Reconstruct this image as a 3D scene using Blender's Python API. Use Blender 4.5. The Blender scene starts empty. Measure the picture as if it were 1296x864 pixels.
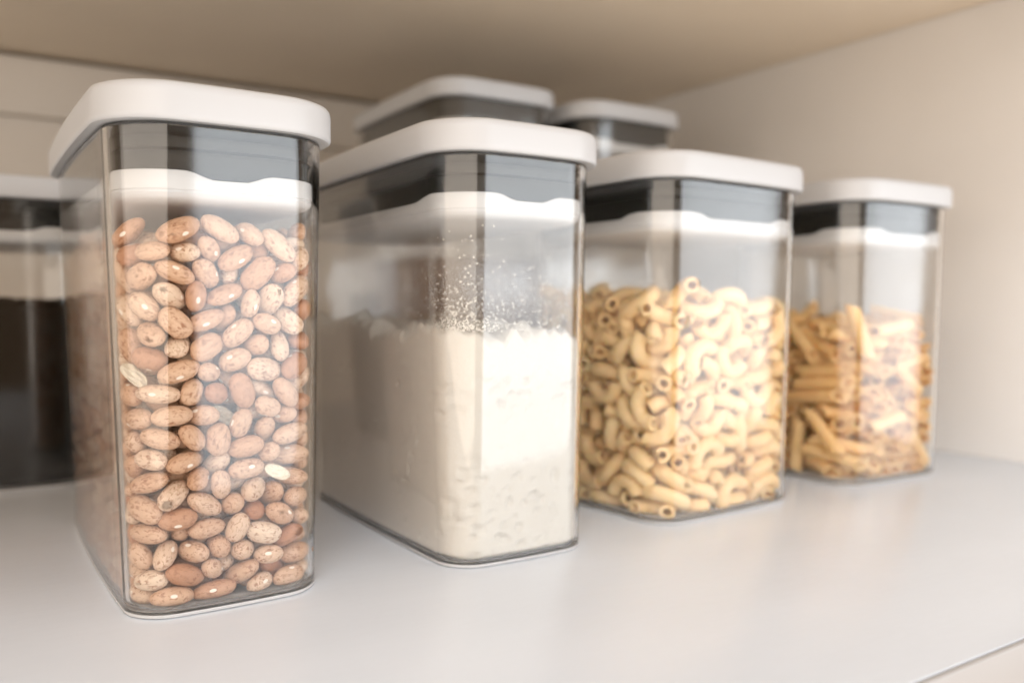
import bpy, bmesh, math, random
from mathutils import Vector, Quaternion, Matrix, noise

S = 0.001                      # everything below is written in millimetres
scene = bpy.context.scene
COL = scene.collection
R = math.radians

# ------------------------------------------------------------------ camera
cam_d = bpy.data.cameras.new('camera')
cam = bpy.data.objects.new('camera', cam_d)
COL.objects.link(cam)
cam.location = (-0.04887, -0.44477, 0.12946)
cam.rotation_euler = (R(90 - 2.36), R(0.0), R(-32.85))
cam_d.sensor_fit = 'HORIZONTAL'
cam_d.sensor_width = 36
cam_d.lens = 30.19
cam_d.clip_start = 0.01
cam_d.clip_end = 50
cam_d.dof.use_dof = True
cam_d.dof.focus_distance = 0.372
cam_d.dof.aperture_fstop = 4.4
scene.camera = cam

# ------------------------------------------------------------------ world and lamps
world = bpy.data.worlds.new('World')
scene.world = world
world.use_nodes = True
bg = world.node_tree.nodes['Background']
bg.inputs['Color'].default_value = (1.0, 0.62, 0.36, 1)
bg.inputs['Strength'].default_value = 0.22

def area(name, loc, target, sx, sy, radiance, color):
    d = bpy.data.lights.new(name, 'AREA')
    d.shape = 'RECTANGLE'; d.size = sx; d.size_y = sy
    d.energy = radiance * sx * sy * math.pi
    d.color = color
    o = bpy.data.objects.new(name, d); COL.objects.link(o)
    o.location = loc
    o.rotation_euler = (Vector(target) - Vector(loc)).to_track_quat('-Z', 'Y').to_euler()
    return o
# the tall window behind and to the right of the camera (the jar fronts mirror it); its strips are dimmed downward to soften the mirrored lower edge
for z0, z1, lum in ((0.25, 0.85, 3.5), (-0.02, 0.25, 3.4), (-0.27, -0.02, 3.2), (-0.75, -0.27, 2.8)):
    area('window_light', (2.3, -2.25, (z0 + z1) / 2), (2.3, 0, (z0 + z1) / 2), 3.84, z1 - z0, lum, (0.87, 0.94, 1.0))
# added fill from the front left, then the high key daylight in front
area('added_front_fill', (-0.75, -1.8, 1.05), (0.15, 0.0, 0.05), 1.7, 0.8, 1.2, (0.95, 0.96, 0.97))
area('high_window_light', (-0.3, -1.3, 1.65), (0.62, -0.12, 0.05), 1.1, 0.8, 1.7, (0.84, 0.93, 1.0)).data.spread = R(90)
# the paler room on the left
area('room_light', (-1.55, -1.15, 0.25), (0.1, 0.0, 0.1), 3.5, 1.4, 2.1, (1.0, 0.90, 0.79))
# added warm fill overhead, in place of light off the room's ceiling
area('added_overhead_fill', (0.3, -1.5, 1.75), (0.3, -1.5, 0.0), 4.5, 2.2, 0.8, (1.0, 0.86, 0.72))

# added low fill lamp, throwing light up under the upper shelf
area('added_low_fill', (0.7, -2.05, -1.05), (0.4, 0.2, 0.385), 3.6, 0.6, 3.8, (1.0, 0.84, 0.67))

scene.view_settings.view_transform = 'Standard'
scene.view_settings.look = 'None'
scene.view_settings.exposure = 0.1
scene.view_settings.gamma = 1.0
scene.render.engine = 'CYCLES'
cy = scene.cycles
cy.use_denoising = True
cy.max_bounces = 24
cy.transmission_bounces = 20
cy.glossy_bounces = 8
cy.diffuse_bounces = 5
cy.transparent_max_bounces = 16
cy.caustics_refractive = True
cy.caustics_reflective = True
cy.sample_clamp_indirect = 40.0
cy.blur_glossy = 0.0

# ------------------------------------------------------------------ helpers
def tag(o, label=None, cat=None, group=None, kind=None):
    if label: o['label'] = label
    if cat: o['category'] = cat
    if group: o['group'] = group
    if kind: o['kind'] = kind
    return o

def link(name, me, mat=None, parent=None):
    o = bpy.data.objects.new(name, me)
    COL.objects.link(o)
    if mat is not None and len(me.materials) == 0: me.materials.append(mat)
    if parent is not None: o.parent = parent
    return o

def pymesh(name, v, f, smooth=True, sharp=None):
    me = bpy.data.meshes.new(name)
    me.from_pydata([(x * S, y * S, z * S) for x, y, z in v], [], f)
    me.update()
    if smooth:
        me.polygons.foreach_set('use_smooth', [True] * len(me.polygons))
        if sharp: me.set_sharp_from_angle(angle=R(sharp))
    return me

def empty(name, loc, rz=0):
    o = bpy.data.objects.new(name, None); COL.objects.link(o)
    o.location = [c * S for c in loc]; o.rotation_euler = (0, 0, rz)
    o.empty_display_size = 0.01
    return o

def box_mesh(name, x0, x1, y0, y1, z0, z1, bev=0.0):
    bm = bmesh.new()
    vs = [bm.verts.new((x * S, y * S, z * S)) for z in (z0, z1) for x in (x0, x1) for y in (y0, y1)]
    for q in ((0, 1, 3, 2), (4, 6, 7, 5), (0, 4, 5, 1), (2, 3, 7, 6), (0, 2, 6, 4), (1, 5, 7, 3)):
        bm.faces.new([vs[i] for i in q])
    if bev:
        bmesh.ops.bevel(bm, geom=bm.edges[:], offset=bev * S, segments=3, profile=0.5, affect='EDGES')
    bmesh.ops.recalc_face_normals(bm, faces=bm.faces[:])
    me = bpy.data.meshes.new(name); bm.to_mesh(me); bm.free()
    me.polygons.foreach_set('use_smooth', [True] * len(me.polygons)); me.set_sharp_from_angle(angle=R(50))
    return me

CN, SN = 10, 12
def ring(W, D, r, bl, z=0.0):
    """rounded rectangle with slightly bowed sides"""
    cs = ((1, -1, -90), (1, 1, 0), (-1, 1, 90), (-1, -1, 180))
    raw = []
    for i, (sx, sy, a0) in enumerate(cs):
        arc = []
        for k in range(CN + 1):
            a = R(a0 + 90 * k / CN)
            arc.append((sx * (W / 2 - r) + r * math.cos(a), sy * (D / 2 - r) + r * math.sin(a)))
        raw += arc
        nx, ny, na = cs[(i + 1) % 4]
        q = (nx * (W / 2 - r) + r * math.cos(R(na)), ny * (D / 2 - r) + r * math.sin(R(na)))
        p = arc[-1]
        for k in range(1, SN):
            t = k / SN
            raw.append((p[0] + (q[0] - p[0]) * t, p[1] + (q[1] - p[1]) * t))
    out = []
    for x, y in raw:
        u = 2 * x / W; v = 2 * y / D
        out.append((x + bl * u * (1 - v * v), y + bl * v * (1 - u * u), z))
    return out

def loft(name, rings, cap0=True, cap1=True, closed=False, sharp=42):
    n = len(rings[0]); v = [p for r_ in rings for p in r_]; f = []
    m = len(rings)
    for i in range(m if closed else m - 1):
        a = i * n; b = ((i + 1) % m) * n
        for k in range(n):
            k2 = (k + 1) % n
            f.append((a + k, a + k2, b + k2, b + k))
    if not closed:
        if cap0: f.append(tuple(range(n))[::-1])
        if cap1: f.append(tuple((m - 1) * n + k for k in range(n)))
    return pymesh(name, v, f, True, sharp)

# ------------------------------------------------------------------ materials
def newmat(name):
    m = bpy.data.materials.new(name); m.use_nodes = True
    nt = m.node_tree
    return m, nt, nt.nodes['Principled BSDF']
def N(nt, t, **kw):
    n = nt.nodes.new(t)
    for k, v in kw.items(): setattr(n, k, v)
    return n
def ramp(nt, stops):
    n = nt.nodes.new('ShaderNodeValToRGB')
    e = n.color_ramp.elements
    while len(e) < len(stops): e.new(0.5)
    for i, (p, c) in enumerate(stops):
        e[i].position = p; e[i].color = (*c, 1)
    return n

def paint(name, col, rough=0.5, bump=0.15, scale=260, var=0.04, stretch=(1, 1, 1)):
    m, nt, b = newmat(name); L = nt.links.new
    tc = N(nt, 'ShaderNodeTexCoord'); mp = N(nt, 'ShaderNodeMapping'); mp.inputs['Scale'].default_value = stretch
    L(tc.outputs['Object'], mp.inputs['Vector'])
    n1 = N(nt, 'ShaderNodeTexNoise'); n1.inputs['Scale'].default_value = 7; n1.inputs['Detail'].default_value = 5
    L(mp.outputs[0], n1.inputs['Vector'])
    r_ = ramp(nt, [(0.3, tuple(c * (1 - var) for c in col)), (0.7, tuple(min(1, c * (1 + var * .5)) for c in col))])
    L(n1.outputs['Fac'], r_.inputs[0]); L(r_.outputs[0], b.inputs['Base Color'])
    n2 = N(nt, 'ShaderNodeTexNoise'); n2.inputs['Scale'].default_value = scale; n2.inputs['Detail'].default_value = 3
    L(mp.outputs[0], n2.inputs['Vector'])
    bp = N(nt, 'ShaderNodeBump'); bp.inputs['Strength'].default_value = bump; bp.inputs['Distance'].default_value = 0.0006
    L(n2.outputs['Fac'], bp.inputs['Height']); L(bp.outputs[0], b.inputs['Normal'])
    b.inputs['Roughness'].default_value = rough
    return m

M = {}
M['shelf'] = paint('white_satin_paint', (0.68, 0.715, 0.77), 0.26, 0.16, 110, 0.04, (0.6, 1.8, 1))
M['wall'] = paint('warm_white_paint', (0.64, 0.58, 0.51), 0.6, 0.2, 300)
M['side'] = paint('lit_side_wall_paint', (0.80, 0.785, 0.77), 0.55, 0.2, 300)  # lighter copy of the wall paint, the side wall's brighter light put into colour
M['upper'] = paint('warm_tinted_underside', (0.84, 0.735, 0.60), 0.6, 0.2, 260)  # white paint tinted warm, the warm shade under this shelf put into its colour
M['lid'] = paint('white_plastic', (0.565, 0.575, 0.595), 0.33, 0.03, 900, 0.01)
M['plate'] = paint('white_plastic_plate', (0.62, 0.63, 0.645), 0.4, 0.02, 900, 0.01)

m, nt, b = newmat('dark_silicone')
b.inputs['Base Color'].default_value = (0.010, 0.011, 0.010, 1); b.inputs['Roughness'].default_value = 0.5
M['gasket'] = m

m, nt, b = newmat('clear_plastic')
b.inputs['Base Color'].default_value = (0.985, 0.985, 0.98, 1)
b.inputs['Transmission Weight'].default_value = 1.0
b.inputs['IOR'].default_value = 1.57
tc = N(nt, 'ShaderNodeTexCoord'); ns = N(nt, 'ShaderNodeTexNoise'); ns.inputs['Scale'].default_value = 28; ns.inputs['Detail'].default_value = 5
nt.links.new(tc.outputs['Object'], ns.inputs['Vector'])
mr = N(nt, 'ShaderNodeMapRange'); mr.inputs['From Min'].default_value = .35; mr.inputs['From Max'].default_value = .7; mr.inputs['To Min'].default_value = .05; mr.inputs['To Max'].default_value = .11
nt.links.new(ns.outputs['Fac'], mr.inputs['Value']); nt.links.new(mr.outputs['Result'], b.inputs['Roughness'])
M['clear'] = m
m, nt, b = newmat('whitened_base')  # clear base whitened, standing for the bright refraction in its rim
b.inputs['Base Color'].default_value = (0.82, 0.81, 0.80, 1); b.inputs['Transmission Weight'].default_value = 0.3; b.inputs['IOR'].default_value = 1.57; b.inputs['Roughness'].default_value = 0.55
M['pale_base'] = m

def bean_mat(name, use_attr):
    m, nt, b = newmat(name); L = nt.links.new
    at = N(nt, 'ShaderNodeAttribute', attribute_name='loc')
    if use_attr:
        ra = N(nt, 'ShaderNodeAttribute', attribute_name='rnd'); rnd = ra.outputs['Fac']
    else:
        ra = N(nt, 'ShaderNodeObjectInfo'); rnd = ra.outputs['Random']
    # shift the pattern for each bean
    cmb = N(nt, 'ShaderNodeVectorMath', operation='SCALE'); cmb.inputs[0].default_value = (37, 53, 71); L(rnd, cmb.inputs['Scale'])
    add = N(nt, 'ShaderNodeVectorMath', operation='ADD'); L(at.outputs['Vector'], add.inputs[0]); L(cmb.outputs[0], add.inputs[1])
    mp = N(nt, 'ShaderNodeMapping'); mp.inputs['Scale'].default_value = (0.75, 1.35, 1.35); L(add.outputs[0], mp.inputs['Vector'])
    n1 = N(nt, 'ShaderNodeTexNoise'); n1.inputs['Scale'].default_value = 0.55; n1.inputs['Detail'].default_value = 4; n1.inputs['Roughness'].default_value = 0.6; n1.inputs['Distortion'].default_value = 0.7
    L(mp.outputs[0], n1.inputs['Vector'])
    n2 = N(nt, 'ShaderNodeTexNoise'); n2.inputs['Scale'].default_value = 0.40; n2.inputs['Detail'].default_value = 1
    L(add.outputs[0], n2.inputs['Vector'])
    base = ramp(nt, [(0.0, (0.42, 0.19, 0.10)), (0.15, (0.55, 0.325, 0.20)), (0.65, (0.63, 0.425, 0.29)), (1.0, (0.72, 0.56, 0.42))])
    L(rnd, base.inputs[0])
    spk = ramp(nt, [(0.52, (0, 0, 0)), (0.585, (1, 1, 1))]); L(n1.outputs['Fac'], spk.inputs[0])
    am = N(nt, 'ShaderNodeMath', operation='MULTIPLY'); L(spk.outputs[0], am.inputs[0])
    a2 = ramp(nt, [(0.35, (0.2, .2, .2)), (0.62, (0.85, .85, .85))]); L(n2.outputs['Fac'], a2.inputs[0]); L(a2.outputs[0], am.inputs[1])
    mx = N(nt, 'ShaderNodeMix', data_type='RGBA'); L(am.outputs[0], mx.inputs['Factor']); L(base.outputs[0], mx.inputs['A']); mx.inputs['B'].default_value = (0.30, 0.125, 0.06, 1)
    # pale hilum on the inner curve
    sub = N(nt, 'ShaderNodeVectorMath', operation='SUBTRACT'); L(at.outputs['Vector'], sub.inputs[0]); sub.inputs[1].default_value = (0.0, 4.85, 0.0)
    sc_ = N(nt, 'ShaderNodeVectorMath', operation='MULTIPLY'); L(sub.outputs[0], sc_.inputs[0]); sc_.inputs[1].default_value = (0.62, 0.45, 1.05)
    ln = N(nt, 'ShaderNodeVectorMath', operation='LENGTH'); L(sc_.outputs[0], ln.inputs[0])
    hr = ramp(nt, [(0.80, (1, 1, 1)), (0.98, (0, 0, 0))]); L(ln.outputs['Value'], hr.inputs[0])
    m2 = N(nt, 'ShaderNodeMix', data_type='RGBA'); L(hr.outputs[0], m2.inputs['Factor']); L(mx.outputs['Result'], m2.inputs['A']); m2.inputs['B'].default_value = (0.85, 0.76, 0.66, 1)
    L(m2.outputs['Result'], b.inputs['Base Color'])
    b.inputs['Roughness'].default_value = 0.58
    bp = N(nt, 'ShaderNodeBump'); bp.inputs['Strength'].default_value = 0.18; bp.inputs['Distance'].default_value = 0.0005
    L(n1.outputs['Fac'], bp.inputs['Height']); L(bp.outputs[0], b.inputs['Normal'])
    return m
M['bean'] = bean_mat('pinto_bean_skin', False)
M['bean_stuff'] = bean_mat('pinto_bean_skin_joined', True)

def pasta_mat(name, c0, c1):
    m, nt, b = newmat(name); L = nt.links.new
    oi = N(nt, 'ShaderNodeObjectInfo'); tc = N(nt, 'ShaderNodeTexCoord')
    n1 = N(nt, 'ShaderNodeTexNoise'); n1.inputs['Scale'].default_value = 110; n1.inputs['Detail'].default_value = 4
    L(tc.outputs['Object'], n1.inputs['Vector'])
    mixf = N(nt, 'ShaderNodeMath', operation='MULTIPLY_ADD'); L(n1.outputs['Fac'], mixf.inputs[0]); mixf.inputs[1].default_value = 0.6
    h = N(nt, 'ShaderNodeMath', operation='MULTIPLY'); L(oi.outputs['Random'], h.inputs[0]); h.inputs[1].default_value = 0.4; L(h.outputs[0], mixf.inputs[2])
    r_ = ramp(nt, [(0.15, c0), (0.85, c1)]); L(mixf.outputs[0], r_.inputs[0]); L(r_.outputs[0], b.inputs['Base Color'])
    b.inputs['Roughness'].default_value = 0.5
    b.inputs['Subsurface Weight'].default_value = 0.25
    b.inputs['Subsurface Radius'].default_value = (1.0, 0.5, 0.2)
    b.inputs['Subsurface Scale'].default_value = 0.002
    return m
M['mac'] = pasta_mat('macaroni_semolina', (0.81, 0.55, 0.27), (0.89, 0.69, 0.41))
M['penne'] = pasta_mat('penne_semolina', (0.76, 0.46, 0.19), (0.85, 0.61, 0.31))

def powder(name, col, scale=900, bump=0.5, var=0.06, rough=0.9):
    m, nt, b = newmat(name); L = nt.links.new
    tc = N(nt, 'ShaderNodeTexCoord')
    n1 = N(nt, 'ShaderNodeTexNoise'); n1.inputs['Scale'].default_value = scale; n1.inputs['Detail'].default_value = 5
    L(tc.outputs['Object'], n1.inputs['Vector'])
    r_ = ramp(nt, [(0.3, tuple(c * (1 - var) for c in col)), (0.7, col)]); L(n1.outputs['Fac'], r_.inputs[0]); L(r_.outputs[0], b.inputs['Base Color'])
    bp = N(nt, 'ShaderNodeBump'); bp.inputs['Strength'].default_value = bump; bp.inputs['Distance'].default_value = 0.0008
    L(n1.outputs['Fac'], bp.inputs['Height']); L(bp.outputs[0], b.inputs['Normal'])
    b.inputs['Roughness'].default_value = rough; b.inputs['Specular IOR Level'].default_value = 0.15
    return m
M['flour'] = powder('flour', (0.63, 0.595, 0.54), 700, 0.25, 0.03)
M['dark'] = powder('dark_grounds', (0.003, 0.0035, 0.003), 500, 0.8, 0.4)
M['brown'] = powder('brown_grain', (0.20, 0.105, 0.055), 420, 1.0, 0.5)
M['sugar'] = powder('pale_grain', (0.70, 0.62, 0.52), 600, 0.6, 0.1)
m, nt, b = newmat('bean_flesh'); b.inputs['Base Color'].default_value = (0.74, 0.66, 0.52, 1); b.inputs['Roughness'].default_value = 0.6
M['flesh'] = m

# ------------------------------------------------------------------ the cupboard
YB, ZC, ZK, XR, YF, XL = 579.0, 385.0, 323.0, 689.5, -278.0, -1100.0
M['toned_edge'] = paint('toned_down_edge', (0.44, 0.425, 0.42), 0.45, 0.15, 200)  # shelf paint darkened to tone down the light falling on its front
shelf = link('shelf', box_mesh('shelf', XL, XR - 0.5, YF + 3, YB - 0.5, -32, 0, 0.6), M['shelf'])
tag(shelf, kind='structure')
link('toned_edge_strip', box_mesh('toned_edge_strip', XL, XR - 0.5, YF, YF + 2.8, -32, -0.3, 1.0), M['toned_edge'], shelf)  # added strip that carries the darkened colour over the lit shelf front
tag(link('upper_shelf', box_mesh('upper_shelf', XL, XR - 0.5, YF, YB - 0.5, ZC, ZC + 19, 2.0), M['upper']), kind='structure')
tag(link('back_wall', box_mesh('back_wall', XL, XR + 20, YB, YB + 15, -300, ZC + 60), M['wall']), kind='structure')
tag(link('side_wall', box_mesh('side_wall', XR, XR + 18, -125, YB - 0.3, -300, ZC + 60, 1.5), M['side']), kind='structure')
tag(link('shelf_cleat', box_mesh('shelf_cleat', XL, XR - 1, YB - 19, YB - 0.8, ZK, ZC - 5.0, 1.0), M['wall']), kind='structure')

# ------------------------------------------------------------------ jars
LT = 15.7; OV = 4.45; TAP = 5.0; WALL = 2.6; FOOT = 0.25; FLOOR = 1.7
BL = 2.3
def jar_ins(z, HB): return OV + TAP * (1 - z / HB)
def jar_r(z, HB): return 16.5 + 7.5 * z / HB
def inner_ring(W, D, z, HB, inset=0.0):
    i = jar_ins(z, HB) + WALL + inset
    return ring(W - 2 * i, D - 2 * i, max(3, jar_r(z, HB) - WALL - inset * .8), BL, z)
def outer_ring(W, D, z, HB, inset=0.0):
    i = jar_ins(z, HB) + inset
    return ring(W - 2 * i, D - 2 * i, max(4, jar_r(z, HB) - inset * .6), BL, z)

def corner_mask(x, y, W, D):
    hx = W / 2 - abs(x); hy = D / 2 - abs(y)
    d = max(hx, hy)                    # distance from the corner along the side
    t = min(1, max(0, (d - 25) / 12.0))
    return 1 - t * t * (3 - 2 * t)

def make_jar(W, D, H, x, y, a, label, group):
    root = empty('storage_jar', (x, y, 0), R(a))
    tag(root, label, 'jar', group)
    HB = H - LT                                      # height of the clear body
    rings = [outer_ring(W, D, FOOT, HB, 2.4), outer_ring(W, D, FOOT + .08, HB, 1.0), outer_ring(W, D, FOOT + .35, HB, .3), outer_ring(W, D, FOOT + .9, HB, 0), outer_ring(W, D, FOOT + 1.8, HB, 0)]
    for k in range(1, 9): rings.append(outer_ring(W, D, FOOT + 1.8 + (HB - 1.6 - FOOT - 1.8) * k / 8, HB))
    rings.append(outer_ring(W, D, HB - 1.2, HB))
    rings += [outer_ring(W, D, HB - .5, HB, .25), outer_ring(W, D, HB - .2, HB, .9), outer_ring(W, D, HB - .2, HB, WALL - .7), inner_ring(W, D, HB - .5, HB, -.25), inner_ring(W, D, HB - 1.2, HB), inner_ring(W, D, HB - 1.6, HB)]
    zi = FLOOR
    for k in range(1, 9): rings.append(inner_ring(W, D, HB - 1.6 - (HB - 1.6 - zi - 4.8) * k / 8, HB))
    rings.append(inner_ring(W, D, zi + 4.2, HB))
    rings += [inner_ring(W, D, zi + 2.4, HB, .5), inner_ring(W, D, zi + 1.1, HB, 1.4), inner_ring(W, D, zi + .3, HB, 2.8), inner_ring(W, D, zi, HB, 4.6), inner_ring(W, D, zi, HB, 5.4)]
    shell = loft('body', rings)
    shell.materials.append(M['clear']); shell.materials.append(M['pale_base'])
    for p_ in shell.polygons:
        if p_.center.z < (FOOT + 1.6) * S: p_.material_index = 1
    body = link('body', shell, None, root)
    for sx in (-1, 1):
        for sy in (-1, 1):
            cx, cy_ = sx * (W / 2 - 26), sy * (D / 2 - 26)
            v = []; n = 14
            for r_, z in ((5.2, FOOT - .02), (5.3, .15), (4.8, 0.03)):
                v += [(cx + r_ * math.cos(2 * math.pi * k / n), cy_ + r_ * math.sin(2 * math.pi * k / n), z) for k in range(n)]
            f = [(i * n + k, i * n + (k + 1) % n, (i + 1) * n + (k + 1) % n, (i + 1) * n + k) for i in (0, 1) for k in range(n)]
            f += [tuple(range(n)), tuple(2 * n + k for k in range(n))[::-1]]
            link('foot', pymesh('foot', v, f, True, 40), M['clear'], body)
    zb = HB + .15
    def lr(z, ins): return ring(W - 2 * ins, D - 2 * ins, 27 - ins * .7, BL, z)
    lid = link('lid', loft('lid', [lr(zb, 3.0), lr(zb, .9), lr(zb + .5, .35), lr(zb + 1.2, .05), lr(zb + 2.2, 0), lr(H - 4.2, 0), lr(H - 3.2, .05), lr(H - 1.7, .4), lr(H - .7, 1.1), lr(H - .15, 2.3), lr(H, 4.0)], sharp=35), M['lid'], root)
    v = []; n = 40; rb = min(W, D) * .27
    for r_, z in ((rb, H + .02), (rb, H + .6), (rb - .5, H + 1.0), (rb * .5, H + .7), (1, H + .55)):
        v += [(r_ * math.cos(2 * math.pi * k / n), r_ * math.sin(2 * math.pi * k / n), z) for k in range(n)]
    f = [(i * n + k, i * n + (k + 1) % n, (i + 1) * n + (k + 1) % n, (i + 1) * n + k) for i in range(4) for k in range(n)] + [tuple(4 * n + k for k in range(n))]
    link('button', pymesh('button', v, f, True, 40), M['lid'], lid)
    # dark ribbed seal under the lid
    zp = HB - 22.0                                    # plate edge between the corners
    prof = [(zb - .1, 6), (zb - .1, 2.6), (zb - 3.5, 2.2), (zb - 5.0, 1.1), (zb - 6.4, 2.4), (zb - 9.5, 2.8), (zb - 11, 1.3), (zb - 12.6, 2.5), (zp + .6, 2.7), (zp + .6, 6)]
    link('gasket', loft('gasket', [inner_ring(W, D, z, HB, i) for z, i in prof]), M['gasket'], lid)
    # white plate with raised corners
    def wavy(dz, ins):
        r0 = inner_ring(W, D, zp, HB, ins); out = []
        for px, py, pz in r0: out.append((px, py, zp + dz + 3.3 * corner_mask(px, py, W - 14, D - 14)))
        return out
    pr = [inner_ring(W, D, zp - 1.5, HB, 5.0), wavy(0, 2.2), wavy(0, 1.2), wavy(-.8, .6), inner_ring(W, D, zp - 4.4, HB, .5), inner_ring(W, D, zp - 4.8, HB, 1.1), inner_ring(W, D, zp - 5.3, HB, 1.1), inner_ring(W, D, zp - 5.8, HB, .7), inner_ring(W, D, zp - 7.2, HB, 1.4), inner_ring(W, D, zp - 8.4, HB, 3.0), inner_ring(W, D, zp - 9.2, HB, 7.0), inner_ring(W, D, zp - 9.6, HB, 14.0)]
    link('plate', loft('plate', pr), M['plate'], lid)
    return root

H0 = 219.1
JARS = dict(
    bean=(100, 218.9, H0, 47.93, 27.37, .32),
    flour=(101.9, 218.9, H0, 193.5, 16.8, -.55),
    mac=(143.2, 143.2, H0, 352.4, -10.2, 3.4),
    penne=(128.6, 128.6, H0, 535.5, -14.1, -.87),
    dark=(125, 140.0, H0, -24.0, 304.0, -1.0),
    tall=(127.7, 218.9, 327.8, 367.0, 316.7, -.5),
    tallb=(131.6, 135.0, 322.5, 508.3, 259.6, .3))
JG = 'clear jars with white lids'
make_jar(*JARS['bean'], 'tall clear jar nearest the camera, full of speckled pinto beans', JG)
make_jar(*JARS['flour'], 'clear jar with white lid half full of white flour', JG)
make_jar(*JARS['mac'], 'clear jar with white lid holding curved elbow macaroni', JG)
make_jar(*JARS['penne'], 'rightmost clear jar with white lid holding straight penne', JG)
make_jar(*JARS['dark'], 'jar at the left edge with dark contents, behind the bean jar', JG)
make_jar(*JARS['tall'], 'taller jar in the back row right behind the flour jar', JG)
make_jar(*JARS['tallb'], 'taller jar in the back corner behind the macaroni jar', JG)

def jar_matrix(j):
    W, D, H, x, y, a = JARS[j]
    return Matrix.Translation((x * S, y * S, 0)) @ Matrix.Rotation(R(a), 4, 'Z')

# ------------------------------------------------------------------ powders
def powder_fill(j, name, mat, top, lump, side_dent, label, cat, seed, kind=None, zstep=2.2, fine=1.6):
    W, D, H, x, y, a = JARS[j]; HB = H - LT
    base = inner_ring(W, D, 10, HB, .25)
    # resample the ring finely
    P = []; seg = []
    n = len(base)
    corners = len(base)
    for i in range(n):
        p = base[i]; q = base[(i + 1) % n]; d = math.hypot(q[0] - p[0], q[1] - p[1])
        k = max(1, int(d / fine))
        for t in range(k):
            P.append((p[0] + (q[0] - p[0]) * t / k, p[1] + (q[1] - p[1]) * t / k)); seg.append((i, t / k))
    n = len(P)
    off = Vector((seed * 17.3, seed * 5.1, seed * 9.7))
    v = []; f = []
    z0 = FLOOR + .25
    rows = int((top - z0) / zstep)
    def topz(px, py):
        q = Vector((px, py, 0)) / 22 + off
        h = noise.noise(q) * lump * .9 + abs(noise.noise(q * 2.3)) * lump * 1.2
        h += abs(noise.noise(q * 4.2)) * lump * .4 - lump * .4
        return top + h - px * .02 + py * .012
    # inner rows: bottom fillet then the side
    hb = 10.0
    def at(wall, m, z, dent):
        i, u = seg[m]; p = wall[i]; q = wall[(i + 1) % corners]
        bx = p[0] + (q[0] - p[0]) * u; by = p[1] + (q[1] - p[1]) * u
        l = math.hypot(q[0] - p[0], q[1] - p[1]) or 1
        nx, ny = -(q[1] - p[1]) / l, (q[0] - p[0]) / l          # inward
        fil = max(0, (z0 + 3.5 - z) / 3.5); ins = dent + 4.0 * fil * fil
        return (bx + nx * ins, by + ny * ins, z)
    for r_ in range(rows + 1):
        t = r_ / rows
        wall = inner_ring(W, D, z0 + (top - z0) * t, HB, .35)
        for m_, (px, py) in enumerate(P):
            tz = topz(px, py)
            z = z0 + (tz - z0) * t
            q = Vector((px, py, z)) / 9 + off
            c = noise.noise(q); c2 = noise.noise(q * 2.7 + Vector((3, 1, 7)))
            zone = noise.noise(Vector((px, py, z)) / 30 + off * 2) + (.35 if py < -D / 2 + 28 else -.1)
            t1 = max(0, min(1, (noise.noise(Vector((px, py, z * 1.6)) / 5.5 + off) + .3 * c2 - .24) / .22))
            dent = side_dent * t1 * max(0.0, min(1.0, zone * 1.6 + .25)) * max(0.0, min(1.0, (top - 14 - z) / 12))
            edge = max(0, (z - (tz - 4)) / 4); dent += edge * edge * (1.6 + 1.4 * c)
            v.append(at(wall, m_, z, dent))
    for r_ in range(rows):
        for k in range(n):
            k2 = (k + 1) % n
            f.append((r_ * n + k, r_ * n + k2, (r_ + 1) * n + k2, (r_ + 1) * n + k))
    # top: shrinking rings
    last = rows * n; steps = 14
    for s in range(1, steps + 1):
        t = 1 - s / steps * .985
        for k, (px, py) in enumerate(P):
            bx, by, bz = v[last + k]
            qx, qy = bx * t, by * t
            v.append((qx, qy, topz(qx, qy) + 1.0))
        a0 = (rows + s - 1) * n
        for k in range(n):
            k2 = (k + 1) % n
            f.append((a0 + k, a0 + k2, a0 + n + k2, a0 + n + k))
    f.append(tuple((rows + steps) * n + k for k in range(n)))
    f.append(tuple(range(n))[::-1])
    o = link(name, pymesh(name, v, f, True), mat)
    o.matrix_world = jar_matrix(j)
    return tag(o, label, cat, kind=kind)

powder_fill('flour', 'flour', M['flour'], 116.0, 9.0, 1.7, 'white flour packed against the clear walls of its jar', 'flour', 1, 'stuff', 1.5, 1.3)
powder_fill('dark', 'dark_granules', M['dark'], 133, 3.5, .8, 'black granular filling in the jar at the left edge', 'coffee', 2, 'stuff', 5, 4)
powder_fill('tall', 'brown_granules', M['brown'], 172, 3.0, .8, 'brown filling of the taller jar behind the flour jar', 'grain', 3, 'stuff', 6, 5)
powder_fill('tallb', 'pale_granules', M['sugar'], 150, 3.0, .8, 'pale filling of the taller jar in the back corner', 'grain', 4, 'stuff', 6, 5)

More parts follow.
